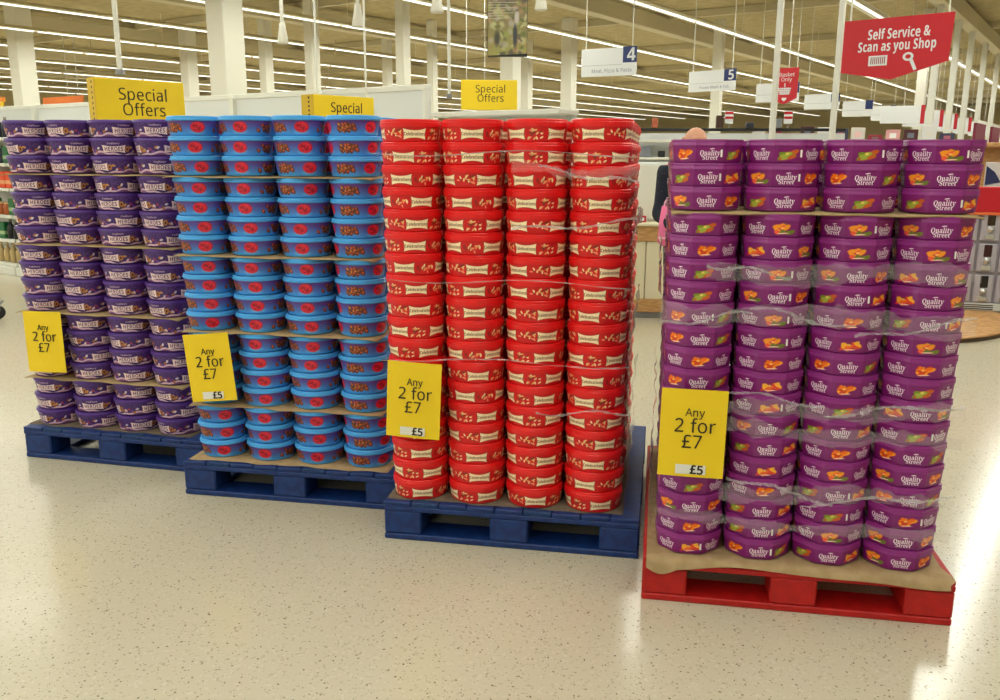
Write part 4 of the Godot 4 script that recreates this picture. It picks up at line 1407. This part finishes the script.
func person(at: Vector3, turn: float) -> void:
	var o := thing("person", "person in a navy jacket with a bare head standing behind the purple stack", "person", at, turn)
	var V := func(x: float, y: float, z: float) -> Vector3: return Vector3(x, y, z)
	var torso := [
		[Vector3(0, 0.98, 0), Vector3(0, 1.20, 0.01), 0.135, 0.140, Vector3(1.15, 1, 0.85)],
		[Vector3(-0.06, 1.30, 0), Vector3(0.06, 1.30, 0), 0.135, 0.135, Vector3(1.05, 1, 0.85)],
		[Vector3(-0.15, 1.385, 0), Vector3(0.15, 1.385, 0), 0.062, 0.062]]
	var arms := []
	var hands := []
	var thumbs := []
	for s in [-1.0, 1.0]:
		var sh := Vector3(s * 0.185, 1.375, 0)
		var el := Vector3(s * 0.222, 1.10, 0.02)
		var wr := Vector3(s * 0.225, 1.04, 0.24) if s < 0 else Vector3(0.245, 0.86, 0.06)
		arms.append([sh, el, 0.058, 0.044])
		arms.append([el, wr, 0.043, 0.028])
		var dir := (wr - el).normalized()
		hands.append([wr, wr + dir * 0.075, 0.026, 0.030, Vector3(0.75, 1, 1)])
		for f in 4:
			var off := Vector3(0, 0, 0.024 * (f - 1.5)) if s > 0 else Vector3(0, 0.022 * (f - 1.5), 0)
			var k0: Vector3 = wr + dir * 0.085 + off
			var ln: float = [0.036, 0.042, 0.039, 0.030][f]
			var bend := (dir + Vector3(-s * 0.55, 0, 0)).normalized()
			var bend2 := (dir + Vector3(-s * 1.5, 0, 0)).normalized()
			hands.append([wr + dir * 0.05 + off * 0.8, k0, 0.011, 0.0095])
			hands.append([k0, k0 + bend * ln, 0.0092, 0.0085])
			hands.append([k0 + bend * ln, k0 + bend * ln + bend2 * ln * 0.8, 0.0085, 0.0075])
		var tb := Vector3(0, 0, 0.045) if s > 0 else Vector3(0, 0.045, 0)
		hands.append([wr + dir * 0.02, wr + dir * 0.045 + tb, 0.013, 0.0105])
		hands.append([wr + dir * 0.045 + tb, wr + dir * 0.085 + tb * 1.05 + Vector3(-s * 0.012, 0, 0), 0.0105, 0.0085])
	var legs := []
	var feet := []
	for s in [-1.0, 1.0]:
		legs.append([Vector3(s * 0.085, 0.93, 0), Vector3(s * 0.10, 0.50, 0.01), 0.095, 0.062])
		legs.append([Vector3(s * 0.10, 0.50, 0.01), Vector3(s * 0.105, 0.09, -0.01), 0.060, 0.042])
		feet.append([Vector3(s * 0.105, 0.05, -0.03), Vector3(s * 0.115, 0.04, 0.15), 0.048, 0.036])
	var head := [
		[Vector3(0, 1.40, -0.01), Vector3(0, 1.50, 0.015), 0.056, 0.052],
		[Vector3(0, 1.595, -0.005), Vector3(0, 1.60, 0.01), 0.080, 0.080, Vector3(0.93, 1.05, 1.12)],
		[Vector3(0, 1.53, 0.045), Vector3(0, 1.505, 0.065), 0.052, 0.030],
		[Vector3(0, 1.585, 0.098), Vector3(0, 1.555, 0.113), 0.009, 0.014],
		[Vector3(-0.020, 1.522, 0.090), Vector3(0.020, 1.522, 0.090), 0.008, 0.008],
		[Vector3(-0.034, 1.607, 0.083), Vector3(0.034, 1.607, 0.083), 0.012, 0.012]]
	for s in [-1.0, 1.0]:
		head.append([Vector3(s * 0.078, 1.605, -0.01), Vector3(s * 0.082, 1.56, 0.0), 0.016, 0.010])
	var body := []
	body.append_array(torso)
	body.append_array(arms)
	body.append_array(legs)
	body.append_array(feet)
	var st := SurfaceTool.new()
	st.begin(Mesh.PRIMITIVE_TRIANGLES)
	for m in [nets(body, 0.035, 0.016), nets(head, 0.014, 0.005), nets(hands.slice(0, 15), 0.006, 0.004), nets(hands.slice(15), 0.006, 0.004)]:
		st.append_from(m, 0, Transform3D())
	part("body", st.commit(), M.skin, o)
	# clothes: the same bones, a little thicker
	var fat := func(list: Array, by: float) -> Array:
		var r := []
		for b in list:
			var c: Array = b.duplicate()
			c[2] += by
			c[3] += by
			r.append(c)
		return r
	var top := []
	top.append_array(fat.call(torso, 0.018))
	top.append_array(fat.call(arms, 0.018))
	part("jacket", nets(top, 0.035, 0.015, 0.90, 1.43), M.navy, o)
	var tr: Array = fat.call(legs, 0.014)
	tr.append([Vector3(-0.05, 0.97, 0), Vector3(0.05, 0.97, 0), 0.125, 0.125, Vector3(1.1, 1, 0.9)])
	part("trousers", nets(tr, 0.03, 0.016, 0.05, 1.02), M.trouser, o)
	part("shoes", nets(fat.call(feet, 0.008), 0.02, 0.010, 0.0, 0.10), M.dark, o)
	for s in [-1.0, 1.0]:
		part("eye", lathed([[0.0, -0.010], [0.007, -0.007], [0.010, 0.0], [0.007, 0.007], [0.0, 0.010]], 12), M.ticket, o, Vector3(s * 0.032, 1.590, 0.083))
	# pink bag over the left forearm
	var bg := thing("pink_bag", "pink striped cloth bag hanging from the forearm of the person in navy", "bag", at + Vector3(-0.215, 0.885, 0.16).rotated(Vector3.UP, turn), turn + 0.2)
	var bst := new_st()
	bst.set_smooth_group(0)
	lathe(bst, [[0.0, 0.0], [0.050, 0.003], [0.075, 0.03], [0.070, 0.16], [0.055, 0.27], [0.050, 0.275]], 28)
	part("bag_body", done(bst), M.pink, bg)
	var pale := flat(Color(0.92, 0.66, 0.76), 0.7)
	for i in 4:
		var y := 0.05 + i * 0.055
		var rr: float = 0.0765 - 0.021 * clampf((y - 0.03) / 0.24, 0.0, 1.0)
		part("stripe", lathed([[rr - 0.004, y], [rr, y + 0.002], [rr - 0.001, y + 0.016], [rr - 0.006, y + 0.018]], 28), pale, bg)
	var hn := new_st()
	for i in 10:
		var t0 := PI * i / 10.0
		var t1 := PI * (i + 1) / 10.0
		tube(hn, Vector3(cos(t0) * 0.045, 0.27 + sin(t0) * 0.06, 0.0), Vector3(cos(t1) * 0.045, 0.27 + sin(t1) * 0.06, 0.0), 0.006, 6)
	part("handle", done(hn), pale, bg)
